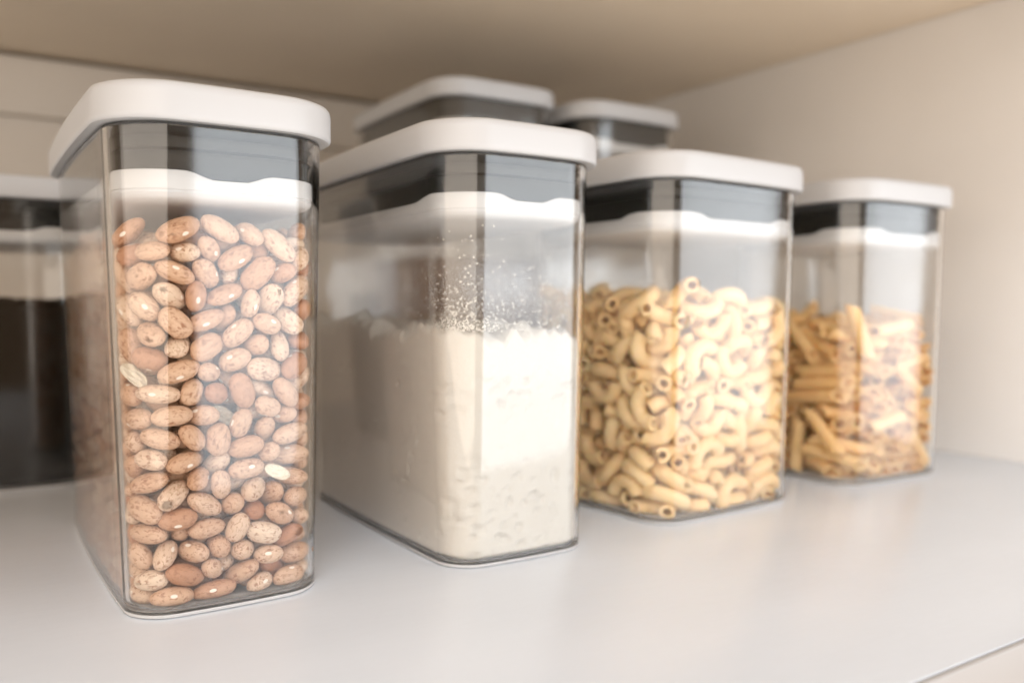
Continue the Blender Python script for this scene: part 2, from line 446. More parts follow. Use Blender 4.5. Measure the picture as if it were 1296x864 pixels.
# flour dust clinging to the inside of the glass above the flour
rng = random.Random(11)
W, D, H, jx, jy, ja = JARS['flour']; HB = H - LT
v = []; f = []
def speck(p, nrm, r_):
    u = Vector((-nrm.y, nrm.x, 0)).normalized(); w = Vector((0, 0, 1)); b0 = len(v); k = 6
    for i in range(k):
        a = 2 * math.pi * i / k; rr = r_ * rng.uniform(.65, 1.25)
        v.append(tuple(p + u * rr * math.cos(a) + w * rr * math.sin(a)))
    v.append(tuple(p + nrm * r_ * .6))
    for i in range(k): f.append((b0 + i, b0 + (i + 1) % k, b0 + k))
    f.append(tuple(b0 + i for i in range(k))[::-1])
for i in range(2600):
    z = 117 + abs(rng.gauss(0, 1)) * (12 if rng.random() < .75 else 26)
    if z > 170: continue
    rg = inner_ring(W, D, z, HB, .05); n = len(rg)
    # the front left corner and the wall beside it take most of the dust
    c = rng.random()
    lo = 3 * (CN + SN)
    if c < .62: t = rng.gauss(lo + CN * .55, 4.0)
    elif c < .82: t = rng.uniform(lo + CN, lo + CN + SN)
    else: t = rng.uniform(0, n)
    i0 = int(t) % n; fr = t - math.floor(t)
    p = Vector(rg[i0]).lerp(Vector(rg[(i0 + 1) % n]), fr)
    d = (Vector(rg[(i0 + 1) % n]) - Vector(rg[i0])).normalized()
    speck(p, Vector((-d.y, d.x, 0)), rng.choice((.06, .08, .1, .12, .15, .19, .25, .36, .5)))
o = link('flour_dust', pymesh('flour_dust', v, f, False), M['flour']); o.matrix_world = jar_matrix('flour')
tag(o, 'specks of flour dust clinging inside the flour jar above the flour', 'dust', kind='stuff')

# ------------------------------------------------------------------ beans and pasta
def unpack(s):
    # each item: kind, x y z in tenths of a millimetre, rotation quaternion in 1/500
    n = [int(c) for c in s.split()]
    return [(n[i], Vector(n[i + 1:i + 4]) / 10.0 - Vector((0, 0, 1.8)), Quaternion(n[i + 4:i + 8]).normalized()) for i in range(0, len(n), 8)]
BEANS = unpack("""
2 127 -973 1392 201 -93 294 338  2 -198 -974 1558 64 99 110 -473  2 56 -966 908 244 -146 -306 -276  1 -215 -969 1190 331 -314 184 86  2 -31 -971 1569 114 -116 -453 -137  0 -230 -955 820 479 123 -40 -58
2 -236 -931 86 20 10 78 493  0 -92 -968 1092 347 330 -41 138  0 -214 -971 1389 44 110 100 475  2 -277 -930 908 162 15 10 473  0 -202 -960 997 50 -90 -111 476  0 -326 -892 446 59 243 320 292
1 -48 -959 712 274 -199 303 208  2 -67 -932 86 71 -31 64 490  2 -311 -904 554 442 87 -102 -191  0 40 -968 1147 83 -145 224 414  0 -329 -909 1373 278 25 242 337  0 -272 -935 729 487 -31 77 -78
2 152 -960 992 35 -98 356 -335  2 -14 -963 1304 69 96 47 -484  0 -363 -833 1548 139 -183 5 444  2 219 -972 1511 423 189 164 -89  0 -185 -949 630 78 56 70 -486  0 -226 -936 499 445 75 -104 188
1 -213 -946 402 48 -30 -107 485  1 -300 -909 1047 313 -380 -3 90  1 -319 -914 1255 35 194 -18 459  0 33 -973 1454 63 125 106 -468  2 -103 -939 450 474 72 130 59  0 -187 -939 170 480 -75 83 83
0 -96 -939 348 495 -11 -13 71  1 208 -954 552 57 -52 277 409  1 -94 -965 1199 59 -105 -83 478  1 145 -947 299 396 -295 81 11  1 26 -959 1035 157 -70 110 457  1 -258 -920 259 193 196 -79 -410
2 -314 -883 344 427 -61 37 -251  0 75 -948 579 65 24 -71 -490  1 71 -952 672 488 -60 -43 -79  0 261 -932 92 68 38 -243 -430  1 -149 -927 257 224 108 182 394  2 -229 -940 1296 221 -103 -29 -436
0 -90 -962 1387 221 -147 -71 -418  3 -292 -951 1472 485 78 -51 -77  0 -356 -831 1099 266 302 191 -227  0 -297 -915 1146 352 105 28 -338  0 268 -937 1197 329 284 31 -245  2 181 -951 1282 301 -254 9 -308
2 56 -909 135 446 -20 -121 -189  2 301 -943 1323 35 208 -221 -396  1 248 -953 892 437 88 227 7  3 32 -953 336 279 -311 -128 -243  2 271 -938 711 473 -92 -65 115  3 -153 -962 913 264 -329 -248 -104
3 -304 -919 647 451 94 11 -195  1 -107 -947 814 226 29 128 426  3 -133 -970 1295 59 -342 -67 354  3 -154 -959 729 443 89 200 -77  3 -307 -907 160 459 -108 1 -168  1 97 -962 1553 254 142 11 407
1 222 -942 370 157 -121 -91 -450  3 48 -961 772 214 -211 183 355  3 -340 -861 252 390 -163 260 -56  3 -37 -954 526 300 -112 -291 -250  0 295 -936 1002 32 190 -320 -333  0 -359 -824 1240 193 197 -154 387
0 -339 -864 807 309 -76 -98 373  3 -173 -967 1469 216 25 81 443  3 93 -973 1266 122 -360 0 -325  2 227 -943 1088 281 -261 -316 52  3 165 -966 835 16 106 -315 373  3 -353 -860 981 229 108 3 431
2 -200 -928 1096 394 15 -92 293  1 -49 -946 901 409 -147 -38 244  3 167 -946 203 73 3 82 488  3 -129 -946 557 259 114 54 -409  3 165 -971 1183 80 -95 -75 -479  1 302 -886 177 478 -143 -24 18
3 131 -936 85 99 72 -61 -481  1 106 -935 487 378 -218 -156 187  3 -76 -967 1485 45 -426 -171 194  0 120 -940 1094 353 231 -172 -205  2 275 -898 615 78 24 196 453  0 163 -915 732 23 334 -313 200
0 61 -917 233 29 278 -414 22  1 -41 -917 263 310 -125 146 -342  1 18 -918 434 311 130 232 288  1 -361 -809 900 241 206 208 327  0 255 -917 265 443 16 -143 -182  2 308 -901 427 423 -118 -19 239
3 237 -961 1396 133 430 -216 31  3 -82 -958 989 234 12 -124 -424  3 -346 -863 1458 52 -31 342 360  3 173 -945 641 200 184 360 217  3 -74 -937 178 260 -98 -53 -412  2 -330 -812 86 303 33 67 391
1 -41 -895 605 415 -89 -130 -229  2 195 -876 449 291 -295 102 -261  1 115 -905 392 323 -27 29 -380  2 -366 -791 1381 404 68 269 -100  2 338 -883 1108 413 121 52 250  3 -344 -848 711 188 -202 206 -363
0 -9 -907 1208 252 109 371 192  1 -345 -811 608 383 -83 100 294  3 319 -931 1458 406 -33 -243 157  0 287 -886 517 482 -29 40 -123  1 379 -766 1578 163 -308 274 -232  0 356 -874 1239 324 -265 -145 231
3 249 -911 795 202 -16 -41 455  0 -4 -894 801 84 -262 317 -272  2 -361 -709 793 300 -187 216 -280  3 324 -883 333 338 101 232 268  0 -369 -136 1559 129 -223 419 -90  2 329 -863 932 468 -97 -147 14
0 155 -894 904 63 -124 44 -478  0 -335 -781 178 280 -76 -95 396  1 28 -884 1398 192 229 -163 -366  3 335 -891 841 48 -292 396 -70  2 -355 -485 592 257 198 230 303  1 -367 -712 1296 318 -248 253 153
1 -338 -742 686 144 -14 329 -348  0 200 -862 133 451 114 176 54  3 -185 -869 332 363 -162 -29 302  0 -332 -769 301 271 -317 213 176  0 -345 -702 568 258 -113 -326 -253  2 -351 -601 723 350 -59 152 -318
3 352 -843 763 252 61 -63 -423  1 -365 -539 1061 342 -183 223 -224  3 -349 -787 416 303 6 142 -371  0 -345 -325 511 304 -34 183 351  1 149 -904 1491 221 114 88 -425  2 -348 -745 1170 468 2 177 5
2 -361 -343 1264 359 162 216 -219  0 309 -842 1515 485 -103 -47 49  0 -297 -784 1492 395 217 -216 -7  0 -343 -597 170 176 -317 246 -240  3 -362 -398 799 27 -305 127 -375  1 -5 -838 180 317 110 -176 -326
1 350 -840 666 253 -257 -126 323  2 -345 -351 198 300 -176 -353 68  0 -326 -783 505 34 123 -483 26  0 -135 -891 1522 12 19 -400 299  2 -351 -652 455 235 -205 288 -265  0 -357 -457 698 234 306 -248 -200
3 -339 -619 348 65 -140 -182 -439  1 -346 -508 488 349 -158 -4 322  1 -363 -503 1283 244 -42 -219 375  2 -364 -301 928 218 270 119 340  3 -368 -656 996 130 326 236 266  0 -358 -652 1113 3 253 4 431
1 -346 225 381 156 -258 171 -360  0 -375 -623 1374 246 -254 138 -326  2 -365 -398 1027 110 -369 -172 268  0 358 -842 1423 396 163 -64 250  0 16 -861 522 459 158 -85 -87  2 -352 -529 820 317 -75 80 -371
0 -372 -581 1501 303 -149 -20 368  1 -349 -79 429 332 -114 -276 225  1 -374 -227 1424 140 302 -45 -370  2 -371 -18 1378 82 339 -104 343  0 -333 -743 1051 412 -271 -73 -42  0 -373 108 1569 50 -385 -303 83
2 -331 -371 622 168 1 -334 332  3 13 -885 961 178 118 -143 429  0 -321 -680 267 376 298 -102 -97  0 -371 -492 1393 75 -343 244 -260  3 -376 -302 1490 122 392 -12 -285  3 -361 -696 1457 485 60 98 45
1 -340 -202 247 365 -158 -21 -303  1 -350 -160 629 298 -31 -113 384  1 -357 417 850 199 -295 350 22  2 -357 -652 893 298 -199 156 -312  2 -365 378 954 310 -165 -351 53  2 -344 -259 1214 421 213 26 162
1 -336 -460 226 191 206 -73 -407  2 -318 -520 308 114 105 -74 -470  3 353 -823 567 318 -107 68 -365  2 -360 571 760 177 300 68 352  2 -351 -618 1258 4 -219 -184 410  2 -347 232 562 307 163 17 359
3 -356 -6 702 137 254 -255 319  0 -361 -50 819 221 -270 114 -340  1 -358 -439 914 361 8 163 -305  1 -357 -7 912 285 -100 -19 398  0 -370 -360 1400 353 35 144 321  3 -378 -439 1486 159 364 -214 -216
1 15 -888 1512 129 50 -112 -467  1 315 -819 246 11 42 54 495  3 -367 -551 953 187 -296 63 -351  0 -367 627 1098 98 299 32 387  0 -359 211 1501 401 -249 136 -91  0 -332 -669 97 270 7 -232 -351
2 -366 72 990 172 -305 59 -352  2 -369 49 1148 26 -320 118 -365  2 -370 182 1268 290 100 371 135  1 -375 -115 1436 351 -68 344 63  1 -328 -386 438 451 -181 -31 115  1 321 -828 89 464 -25 -66 -173
1 -346 137 475 370 18 128 310  0 -349 176 1050 202 -8 288 -355  1 -364 -55 1242 180 246 239 -317  1 -363 -149 1257 190 -364 211 193  1 -373 221 1376 180 -304 54 -350  2 -324 -523 86 411 50 -55 -275
2 -335 776 194 220 -332 299 47  3 -336 -125 301 133 65 241 412  3 -345 -532 395 371 -221 20 -251  2 -352 369 577 363 106 -327 15  1 -338 -318 727 185 -14 -140 443  1 -356 90 698 135 322 2 358
2 125 -879 817 138 -56 107 -465  1 -363 -56 1017 150 370 -111 -280  2 -359 -202 1134 306 144 -11 -368  3 -363 -80 1125 48 224 -274 350  3 -341 -294 95 161 -249 67 -397  2 -215 -824 562 134 -45 -77 473
1 -353 -282 826 399 -6 -85 288  3 -367 -444 1137 182 372 -149 -237  1 -373 101 1469 202 -315 273 -189  2 -318 -186 375 146 15 194 -437  0 -341 277 479 111 -258 -414 15  3 -356 578 577 306 7 396 -2
2 -349 47 1265 464 -74 155 -74  1 -368 582 1397 294 -52 29 -400  2 -218 -846 458 88 -14 -116 478  1 -342 198 735 83 470 99 -113  1 -355 186 842 398 17 -101 -285  3 -363 -163 958 76 393 -296 -44
0 -360 260 1142 74 -270 -116 -398  0 -257 -807 1291 112 33 -92 477  0 -337 335 225 266 -132 -286 -282  2 -247 -844 866 221 30 -319 313  0 -335 -167 863 451 -154 52 142  3 -363 361 1076 399 -53 -41 -294
3 -369 720 1042 15 338 -105 353  0 -357 -545 1169 223 -353 271 45  0 -357 -170 1048 283 95 -45 398  0 -349 -236 1315 155 44 39 472  3 -344 -22 88 270 245 148 308  3 -347 -97 184 265 284 -153 -275
2 -125 -843 197 12 75 186 -458  3 -360 442 683 312 -164 -239 262  3 -128 -820 1253 110 -77 153 -457  1 -338 130 312 231 138 -19 -421  3 -350 -251 568 157 -218 52 -418  2 -352 553 867 273 132 -22 397
2 -359 500 1110 306 -32 109 -379  1 -322 194 88 440 -82 -14 -223  1 -333 543 88 307 3 -83 -386  1 -343 153 192 335 111 -278 -219  3 -344 324 90 340 -182 -236 214  2 -332 454 168 388 84 -29 -302
2 -318 860 432 25 138 -239 -416  0 -340 -205 753 325 -334 -181 -6  0 -98 -865 1153 182 339 87 307  0 -362 745 1169 248 318 -54 -290  0 -359 856 1376 349 170 -15 315  3 -327 -392 84 479 -76 33 117
1 -324 4 253 60 -117 452 168  3 -345 -423 340 241 -164 -304 -269  3 -338 -40 338 319 355 13 -148  1 -328 -282 409 481 -45 -27 127  0 -340 -117 533 363 -43 -60 -335  0 -326 87 573 473 -113 75 88
0 -252 -838 653 347 255 -45 -251  2 -363 511 996 73 313 -198 -328  1 332 -824 1026 52 37 -180 -462  2 -359 432 1290 398 103 53 280  1 -363 739 1286 221 166 -126 397  1 -338 234 262 88 -415 -58 258
0 -341 397 425 268 -103 34 -408  1 -289 -743 947 475 43 89 -123  3 -362 -346 1127 211 194 303 -275  1 -325 670 92 131 -91 -70 469  3 -343 -144 88 338 -179 -219 235  1 -332 343 341 476 -4 105 111
0 46 -861 319 41 2 -106 487  1 -347 191 943 374 272 -50 -183  1 -346 705 935 206 -20 242 385  3 -370 561 1301 361 202 -15 280  0 -357 711 1423 132 -94 -464 -89  1 -326 586 174 469 -82 66 -139
3 -341 -237 163 149 261 389 -91  0 -128 -813 639 359 167 0 -305  0 -345 -104 725 74 -221 136 -421  2 -262 -843 1386 168 170 167 406  1 -343 376 1439 493 29 -1 -77  0 -366 -15 1523 230 -116 297 -309
1 374 -551 1558 226 230 359 -132  3 -119 -838 92 347 352 12 72  2 -325 703 276 401 237 150 101  2 -337 738 382 241 -103 128 -406  2 -319 608 360 138 -50 49 -475  0 -78 -857 729 368 -103 323 -1
0 -358 641 1232 128 -224 -220 -368  0 337 -830 1326 496 32 -43 27  1 -376 480 1478 261 -263 -155 298  2 -338 829 317 365 149 2 308  2 -325 173 629 474 81 136 -18  1 -341 724 626 435 21 92 -228
2 -336 359 743 128 -147 99 -450  3 -175 -859 713 261 -92 87 -407  0 -256 -810 1020 10 -55 141 476  3 -378 92 1369 222 -273 -120 334  1 -353 333 1352 120 43 -13 483  1 -340 575 272 382 29 101 304
2 -321 -204 475 459 -29 -54 -187  2 -307 19 501 495 69 -8 -1  3 -358 629 675 323 -139 -236 265  0 -115 -861 885 103 100 -164 -450  0 -190 -855 958 149 9 49 -475  1 -340 -289 1044 90 31 317 374
0 -352 298 1255 459 104 -91 -141  1 -319 421 261 437 -224 -17 -93  3 -106 -863 513 138 35 125 463  3 -345 779 807 349 -336 -75 -100  2 25 -833 884 102 -43 -102 477  1 -318 50 168 487 29 -107 -23
0 -335 -311 315 400 60 -3 294  3 101 -830 746 118 -467 -37 127  3 -356 75 815 312 21 216 325  3 -35 -824 1053 460 5 155 -121  2 85 -878 1184 19 -232 -325 300  2 224 -855 1434 115 137 242 399
0 -361 326 1524 198 25 346 -301  0 -316 780 88 146 51 -34 474  3 -351 474 340 225 -220 187 -341  0 -13 -790 380 299 46 -104 -384  0 -352 695 521 300 242 288 138  1 -346 477 504 295 -59 -68 394
0 93 -875 1302 86 -249 198 -376  0 -188 -842 1447 141 171 -86 440  3 190 -859 318 78 -91 25 -485  2 303 -793 482 85 -9 -294 395  1 -346 830 529 317 48 -120 -365  3 -357 682 842 427 25 124 226
3 -360 614 975 87 -276 -367 -178  0 -361 816 1074 177 -311 131 323  1 -360 400 1181 237 -32 -322 -299  0 -154 -858 1339 388 67 -39 -306  1 210 -876 1335 88 45 -67 486  3 -332 517 417 491 -36 65 -58
2 -325 284 664 106 -87 130 -463  3 14 -886 1096 19 147 -216 426  1 -39 -830 1566 403 -181 63 225  2 130 -809 85 459 77 30 179  1 -232 -822 127 127 415 -218 -119  3 89 -855 625 430 0 -255 -18
0 -347 826 713 350 -79 97 -334  3 -356 701 750 383 -116 -11 -299  0 237 -812 760 496 38 -51 4  1 337 -780 848 393 -291 -87 -60  1 -352 281 1012 136 -202 45 -434  3 -357 626 1478 468 -165 22 -58
2 173 -819 226 113 -30 -124 -470  1 332 -770 332 455 139 -146 -49  0 -339 -32 598 183 -146 133 -421  1 -121 -887 1036 480 -134 -43 -13  3 -363 154 1155 425 126 221 70  3 -74 -885 1278 319 325 50 200
0 -121 -832 393 427 -87 34 -242  0 -324 482 596 170 27 -88 -461  1 167 -850 1061 248 13 -33 433  1 -357 527 1206 11 294 400 61  2 -361 861 1265 212 -175 263 -325  3 -323 263 156 487 100 44 -35
1 82 -826 462 464 142 -122 -7  2 -284 -724 839 350 204 207 208  1 -248 -796 1118 349 -294 -86 187  0 38 -797 1233 440 -116 3 208  3 122 -866 1401 201 233 -329 -217  3 -365 812 1457 187 -57 -439 137
0 358 -650 1531 54 157 -247 402  3 99 -865 991 221 -277 -158 315  3 366 -760 1164 246 -337 -273 -38  3 181 -862 1156 170 379 224 165  1 -351 827 892 365 16 -29 -340  0 -4 -776 86 455 -78 13 -191
1 69 -752 157 200 -14 219 402  3 -102 -835 300 205 -251 330 -190  3 17 -856 699 207 -63 -44 449  1 -264 -819 761 327 235 -125 -269  1 221 -859 976 65 -4 -33 495  0 73 -764 540 256 -142 -18 405
3 158 -865 558 24 -56 -267 418  3 169 -727 158 263 -48 -107 409  3 -202 -764 318 481 85 -107 -1  2 -292 648 442 500 22 -1 4  2 229 -809 667 104 24 69 -484  1 -193 -750 720 477 123 -59 58
3 54 -737 863 294 209 -1 -346  2 -71 -858 1405 399 -63 205 211  1 103 -830 1565 52 263 422 -2  3 -21 -802 1461 485 -106 -12 -62  0 -212 -214 1562 35 69 493 29  1 -321 469 775 498 32 -17 22
2 -58 -743 859 437 170 154 80  3 -338 898 971 148 184 -375 -231  2 -150 -384 1506 245 321 169 -242  2 -326 739 1514 241 -64 107 -420  0 -174 -694 258 464 -140 -112 49  1 43 -788 255 492 -78 32 -27
2 250 -795 391 389 44 128 -284  3 158 -761 612 389 156 34 271  0 2 -792 601 389 83 -248 -174  2 22 -674 607 485 -20 -85 -83  3 -334 866 803 403 229 39 -183  0 235 -712 922 375 -228 -146 190
3 -69 -816 971 316 -50 -50 -381  3 17 -810 1335 417 81 144 -221  1 -330 459 1381 211 -411 186 -45  3 -308 422 83 472 88 -26 -137  0 -264 -605 246 441 169 -12 -163  1 86 -763 344 161 -143 -93 442
3 -85 -757 243 147 -111 -158 437  1 -69 -781 458 73 -441 215 -66  2 -334 869 620 403 63 98 272  3 -103 -708 614 487 -105 4 -44  1 -152 -808 800 119 403 239 128  3 -49 -761 683 420 -72 170 199
2 -2 -661 940 222 60 37 -442  1 261 -795 1100 69 -43 164 -465  1 -203 -864 1191 59 173 -440 150  2 209 -828 1253 491 57 -73 -27  2 -23 -718 1412 74 60 -97 481  2 -137 -733 85 205 -34 75 -449
3 -251 -718 84 165 -55 -41 -467  3 -229 -451 83 477 51 -65 -125  0 -194 -8 87 107 22 73 -482  0 -275 81 88 487 105 -9 -42  3 -257 300 83 363 70 64 330  3 -228 609 83 221 43 -81 -439
3 113 -693 84 324 44 53 -374  3 -60 767 84 303 -27 78 -389  0 12 921 87 431 76 -8 242  2 234 -708 85 463 -77 29 -170  0 326 -339 102 180 152 -28 440  0 229 -121 87 165 60 21 -468
3 241 179 84 172 -71 -44 462  2 331 331 85 301 -50 -65 391  1 312 483 88 264 52 74 415  2 258 720 88 416 -32 -75 266  0 233 845 92 433 249 17 13  0 -204 -620 86 126 5 80 477
3 -143 -92 88 205 -62 277 -357  3 -179 935 94 309 41 168 -353  1 -118 -547 88 398 75 -55 -288  3 -177 145 83 491 92 3 17  0 213 292 87 490 -43 -47 -74  3 136 403 86 425 251 37 72
3 144 670 87 465 156 -31 -93  3 -90 922 88 319 241 130 270  2 270 -579 86 495 -58 41 -9  1 334 -161 87 285 54 -76 -400  1 334 -28 91 350 -205 -148 252  2 210 -7 85 158 26 -78 -467
3 340 187 83 292 -50 -75 396  0 315 611 87 477 77 -6 129  1 195 676 169 484 57 100 46  3 344 817 101 44 -319 126 -361  2 -166 -598 181 181 258 -287 -261  0 -129 -366 87 442 -77 -6 220
3 -168 253 84 395 -41 71 -296  2 -115 641 96 387 -192 -161 194  2 -189 723 89 473 -88 29 132  3 128 -466 208 1 -226 36 -445  0 130 -78 155 442 -118 140 -145  2 -141 499 87 148 57 -34 -473
0 118 590 120 63 -10 -185 460  0 40 779 86 297 56 62 394  3 282 -660 145 13 -72 -49 -492  2 321 -460 98 396 -245 -150 103  1 166 -321 89 183 -69 -22 460  0 240 -243 87 136 25 -72 475
1 318 88 99 430 200 -151 45  0 232 389 119 419 62 238 117  1 208 506 93 230 240 -336 -162  1 212 780 164 483 -113 3 65  3 155 766 84 463 -57 -42 -176  3 -167 -740 174 428 48 69 244
0 -232 -348 118 230 -190 123 381  1 -143 -198 90 488 78 -64 -44  1 -266 -53 156 147 -46 16 475  3 -232 195 139 303 73 -244 -306  2 -183 381 94 174 -79 -232 399  3 -218 739 211 355 -86 88 330
2 -231 826 116 160 -245 -19 -405  1 103 -573 235 397 118 -87 -266  0 124 -190 96 159 -294 -266 259  3 -126 209 149 250 -118 148 -390  0 -133 792 147 347 -153 69 318  1 110 880 89 6 -374 -323 76
3 344 -730 106 137 -364 -52 311  2 150 -481 93 329 -175 156 -294  1 130 -376 167 53 -1 -11 497  0 171 25 168 57 110 164 -456  0 181 91 96 11 -81 279 407  1 339 544 168 354 31 -136 -325
2 149 566 210 416 121 23 248  1 236 941 92 21 70 279 -408  1 -258 -230 92 398 -244 142 -108  3 -247 -116 83 83 442 -216 -36  0 -113 87 136 1 0 475 155  0 -168 655 169 429 -48 -107 228
1 -304 900 87 180 -34 87 -457  0 -123 -365 189 453 139 159 19  2 -165 -265 152 446 121 32 -188  0 104 474 138 263 333 263 -31  3 -118 946 177 4 11 -238 439  3 274 -786 158 486 -66 -45 -86
1 156 -606 143 116 188 315 320  3 242 -415 89 241 -101 283 -318  1 342 -338 201 216 325 -211 -231  2 319 -117 171 454 -96 -77 169  2 149 113 215 299 -131 266 270  2 308 420 179 17 484 74 -98
3 141 343 155 108 313 292 235  2 338 709 166 325 -145 193 -293  1 319 879 172 395 3 -172 -255  2 -258 -687 174 320 -126 21 -362  3 -160 -465 152 375 78 94 307  0 -141 521 189 332 253 -268 -64
3 -186 863 192 110 -390 38 290  2 107 -701 252 264 -33 -324 272  0 148 -262 250 50 346 -337 118  0 92 745 166 124 194 216 388  2 -30 848 155 225 -57 -39 441  0 219 -603 219 470 -48 148 71
2 331 -562 161 225 135 94 415  3 323 -237 160 56 35 -292 400  1 203 -187 179 152 -35 323 348  1 288 1 170 371 -40 -134 -305  0 176 212 145 106 -118 87 466  3 245 590 158 195 46 87 -450
0 256 723 239 321 75 14 376  1 164 916 165 349 -158 -88 309  3 -284 -446 152 31 74 31 -493  2 -240 -162 174 303 -395 29 37  2 -176 15 180 160 15 -91 465  0 -225 328 163 469 11 4 -172
1 -239 506 132 391 -108 -142 255  3 -274 672 178 456 -91 177 53  3 -318 876 179 394 -158 192 -182  3 -102 -483 212 280 226 136 319  0 -15 711 154 483 -107 36 -64  2 -106 838 248 122 -323 -25 -360
2 236 -715 226 64 79 138 470  1 216 -510 156 161 -106 27 -460  1 218 -302 175 173 59 -6 465  0 218 -86 213 242 -17 67 432  0 317 201 176 37 113 206 -440  0 317 307 174 105 -62 -4 485
1 345 459 265 270 -237 -157 311  3 78 842 218 101 -108 -130 -460  3 346 774 252 317 -160 26 -351  1 -246 -545 155 435 -12 146 198  3 -248 -389 224 63 -43 -348 351  3 -269 -93 247 189 -189 -159 392
0 -163 412 203 16 -11 287 -409  3 -242 934 170 371 122 145 -276  3 -179 -84 212 431 49 219 -117  3 104 337 249 457 123 115 113  2 62 937 191 88 120 74 -471  3 344 -677 216 394 72 -47 -295
1 263 -413 183 487 -37 77 -72  3 185 -374 253 79 -55 47 488  1 122 9 249 46 87 6 -490  0 325 98 205 99 -138 64 466  0 219 278 222 127 -16 399 272  0 229 602 283 455 78 39 188
0 341 622 248 301 -157 -184 317  3 231 852 220 372 -165 46 287  2 -236 -291 221 468 157 -9 -77  0 -155 144 230 382 -176 -227 145  2 -209 344 259 25 32 -188 462  0 -248 499 230 77 31 -125 477
0 -277 905 260 240 163 11 407  3 -77 -762 153 57 -307 372 -119  1 118 -130 238 336 22 -154 336  2 -100 265 269 471 61 147 -55  1 -103 322 181 433 -105 53 221  1 -97 719 238 246 79 71 422
2 -36 915 239 243 53 32 432  2 268 -654 294 418 -124 111 -219  0 227 -490 248 492 40 47 -68  1 263 -282 259 311 48 101 375  0 326 -57 257 455 126 79 144  2 231 176 241 102 9 -69 484
1 331 337 264 177 -125 40 449  2 179 448 201 451 37 132 168  1 143 762 262 484 -38 100 68  3 301 903 265 188 -308 -299 174  0 -212 -507 238 289 -138 109 368  0 -156 -197 241 352 -38 37 -352
0 -196 18 271 253 39 -64 -425  0 -216 245 224 468 167 -47 -37  2 -217 601 236 9 36 80 -492  3 -183 951 262 393 277 70 -117  0 -3 -699 222 277 61 146 -384  2 -105 -208 317 34 157 -61 469
2 101 428 320 41 443 -107 -201  2 121 631 307 240 34 159 -407  1 -6 773 237 243 -25 -121 419  2 196 -750 318 450 126 -80 158  0 337 -570 262 379 -137 19 -295  2 226 -172 291 15 55 -45 -495
1 336 -179 253 208 159 -71 -420  1 253 22 262 350 -315 -100 135  0 218 352 288 449 -114 -69 -175  3 267 526 226 317 50 -109 -367  1 292 533 321 226 -371 -205 139  1 200 940 254 490 65 49 56
3 -235 -809 234 351 57 323 139  3 -181 -611 307 468 25 84 152  2 -258 127 243 372 -78 124 -301  0 -243 280 323 143 13 132 -460  1 -219 802 278 484 -113 41 36  2 -175 877 342 12 207 223 -396
3 106 71 325 128 9 127 -466  3 -108 939 316 279 -254 -316 86  2 338 -643 353 405 -77 195 -204  0 334 -435 257 404 156 -76 -237  0 205 -65 308 46 -106 -190 448  1 345 211 285 343 -181 -224 222
3 169 165 333 162 113 33 -458  3 202 481 284 215 -24 -182 412  0 232 713 332 26 -102 -32 488  3 245 822 310 380 -32 19 -323  3 -219 -444 302 414 -276 -6 -47  1 -241 -198 301 409 138 -28 251
2 -143 -87 311 374 -155 -67 285  0 -189 193 323 446 157 -50 154  0 -146 377 335 68 -237 -432 48  1 -103 540 356 360 -256 -74 -223  3 -122 639 302 483 -116 18 51  3 -246 821 370 258 63 116 408
2 -38 -695 320 461 86 44 -166  1 125 239 287 164 180 -381 -214  3 -117 469 290 73 91 20 486  2 -114 719 346 96 376 -293 115  0 119 853 303 145 1 -434 -201  2 343 -569 442 25 -332 -335 164
0 151 -633 324 201 281 -349 -95  1 346 -357 335 261 230 -331 -138  3 336 -111 335 148 447 166 30  3 238 108 302 437 221 -4 103  2 272 247 335 112 147 -148 -440  0 120 534 359 105 -143 -85 -460
3 346 676 334 271 -103 -7 407  2 342 804 341 354 31 -162 -312  2 -197 -351 298 38 -17 132 480  0 147 -351 334 364 119 -45 -318  3 -14 709 304 487 107 -14 36  1 75 940 297 447 95 -121 164
0 338 -500 340 242 -108 -151 396  0 331 -229 337 401 136 -41 263  1 349 -153 429 168 -297 -270 247  2 338 0 338 338 -201 55 304  0 169 284 366 268 31 201 370  2 341 407 358 336 126 -57 -343
2 227 608 374 56 -33 -69 -491  3 210 953 345 414 -278 29 19  2 -236 -309 371 334 -198 -15 315  2 -224 -87 359 1 175 -126 -451  3 -175 7 367 393 260 101 -132  1 -214 547 319 293 366 43 -168
0 -259 938 383 438 142 -162 109  2 102 -506 315 454 -27 75 193  1 72 746 350 264 47 146 396  2 -22 860 319 477 76 92 -92  3 222 -651 389 437 -132 65 -193  2 234 -545 343 105 -118 110 461
2 250 -398 327 356 -26 119 -329  3 147 -128 345 366 -297 -35 -161  2 214 32 362 24 26 -272 -418  1 344 328 430 397 58 -139 264  0 260 503 410 484 120 -38 -6  0 109 628 417 58 -201 317 326
2 116 935 409 214 75 208 -394  3 -253 -804 374 105 -136 -253 396  2 -276 -701 369 66 -45 -242 -430  0 -262 -447 392 209 -47 -64 -447  0 -251 -33 430 54 -156 37 470  0 -285 40 346 481 -20 96 -94
0 -223 383 412 21 -165 227 413  2 -246 460 340 336 279 181 -162  1 -223 690 303 459 43 -29 191  1 -273 760 450 448 33 143 -168  1 -105 -579 364 134 107 -155 443  1 142 104 412 442 43 68 220
2 -15 952 383 82 53 -290 396  1 344 -714 431 374 -129 -215 218  2 195 -463 397 399 133 -267 34  3 210 -264 339 167 -49 -71 463  0 242 -65 405 115 23 -85 478  1 251 135 399 343 91 215 279
2 209 419 358 84 63 88 481  2 352 681 470 35 -321 52 378  0 168 820 373 353 59 142 -319  3 -192 -517 358 48 244 -208 -381  2 -160 -391 422 311 -199 -107 320  3 -195 97 351 78 10 105 483
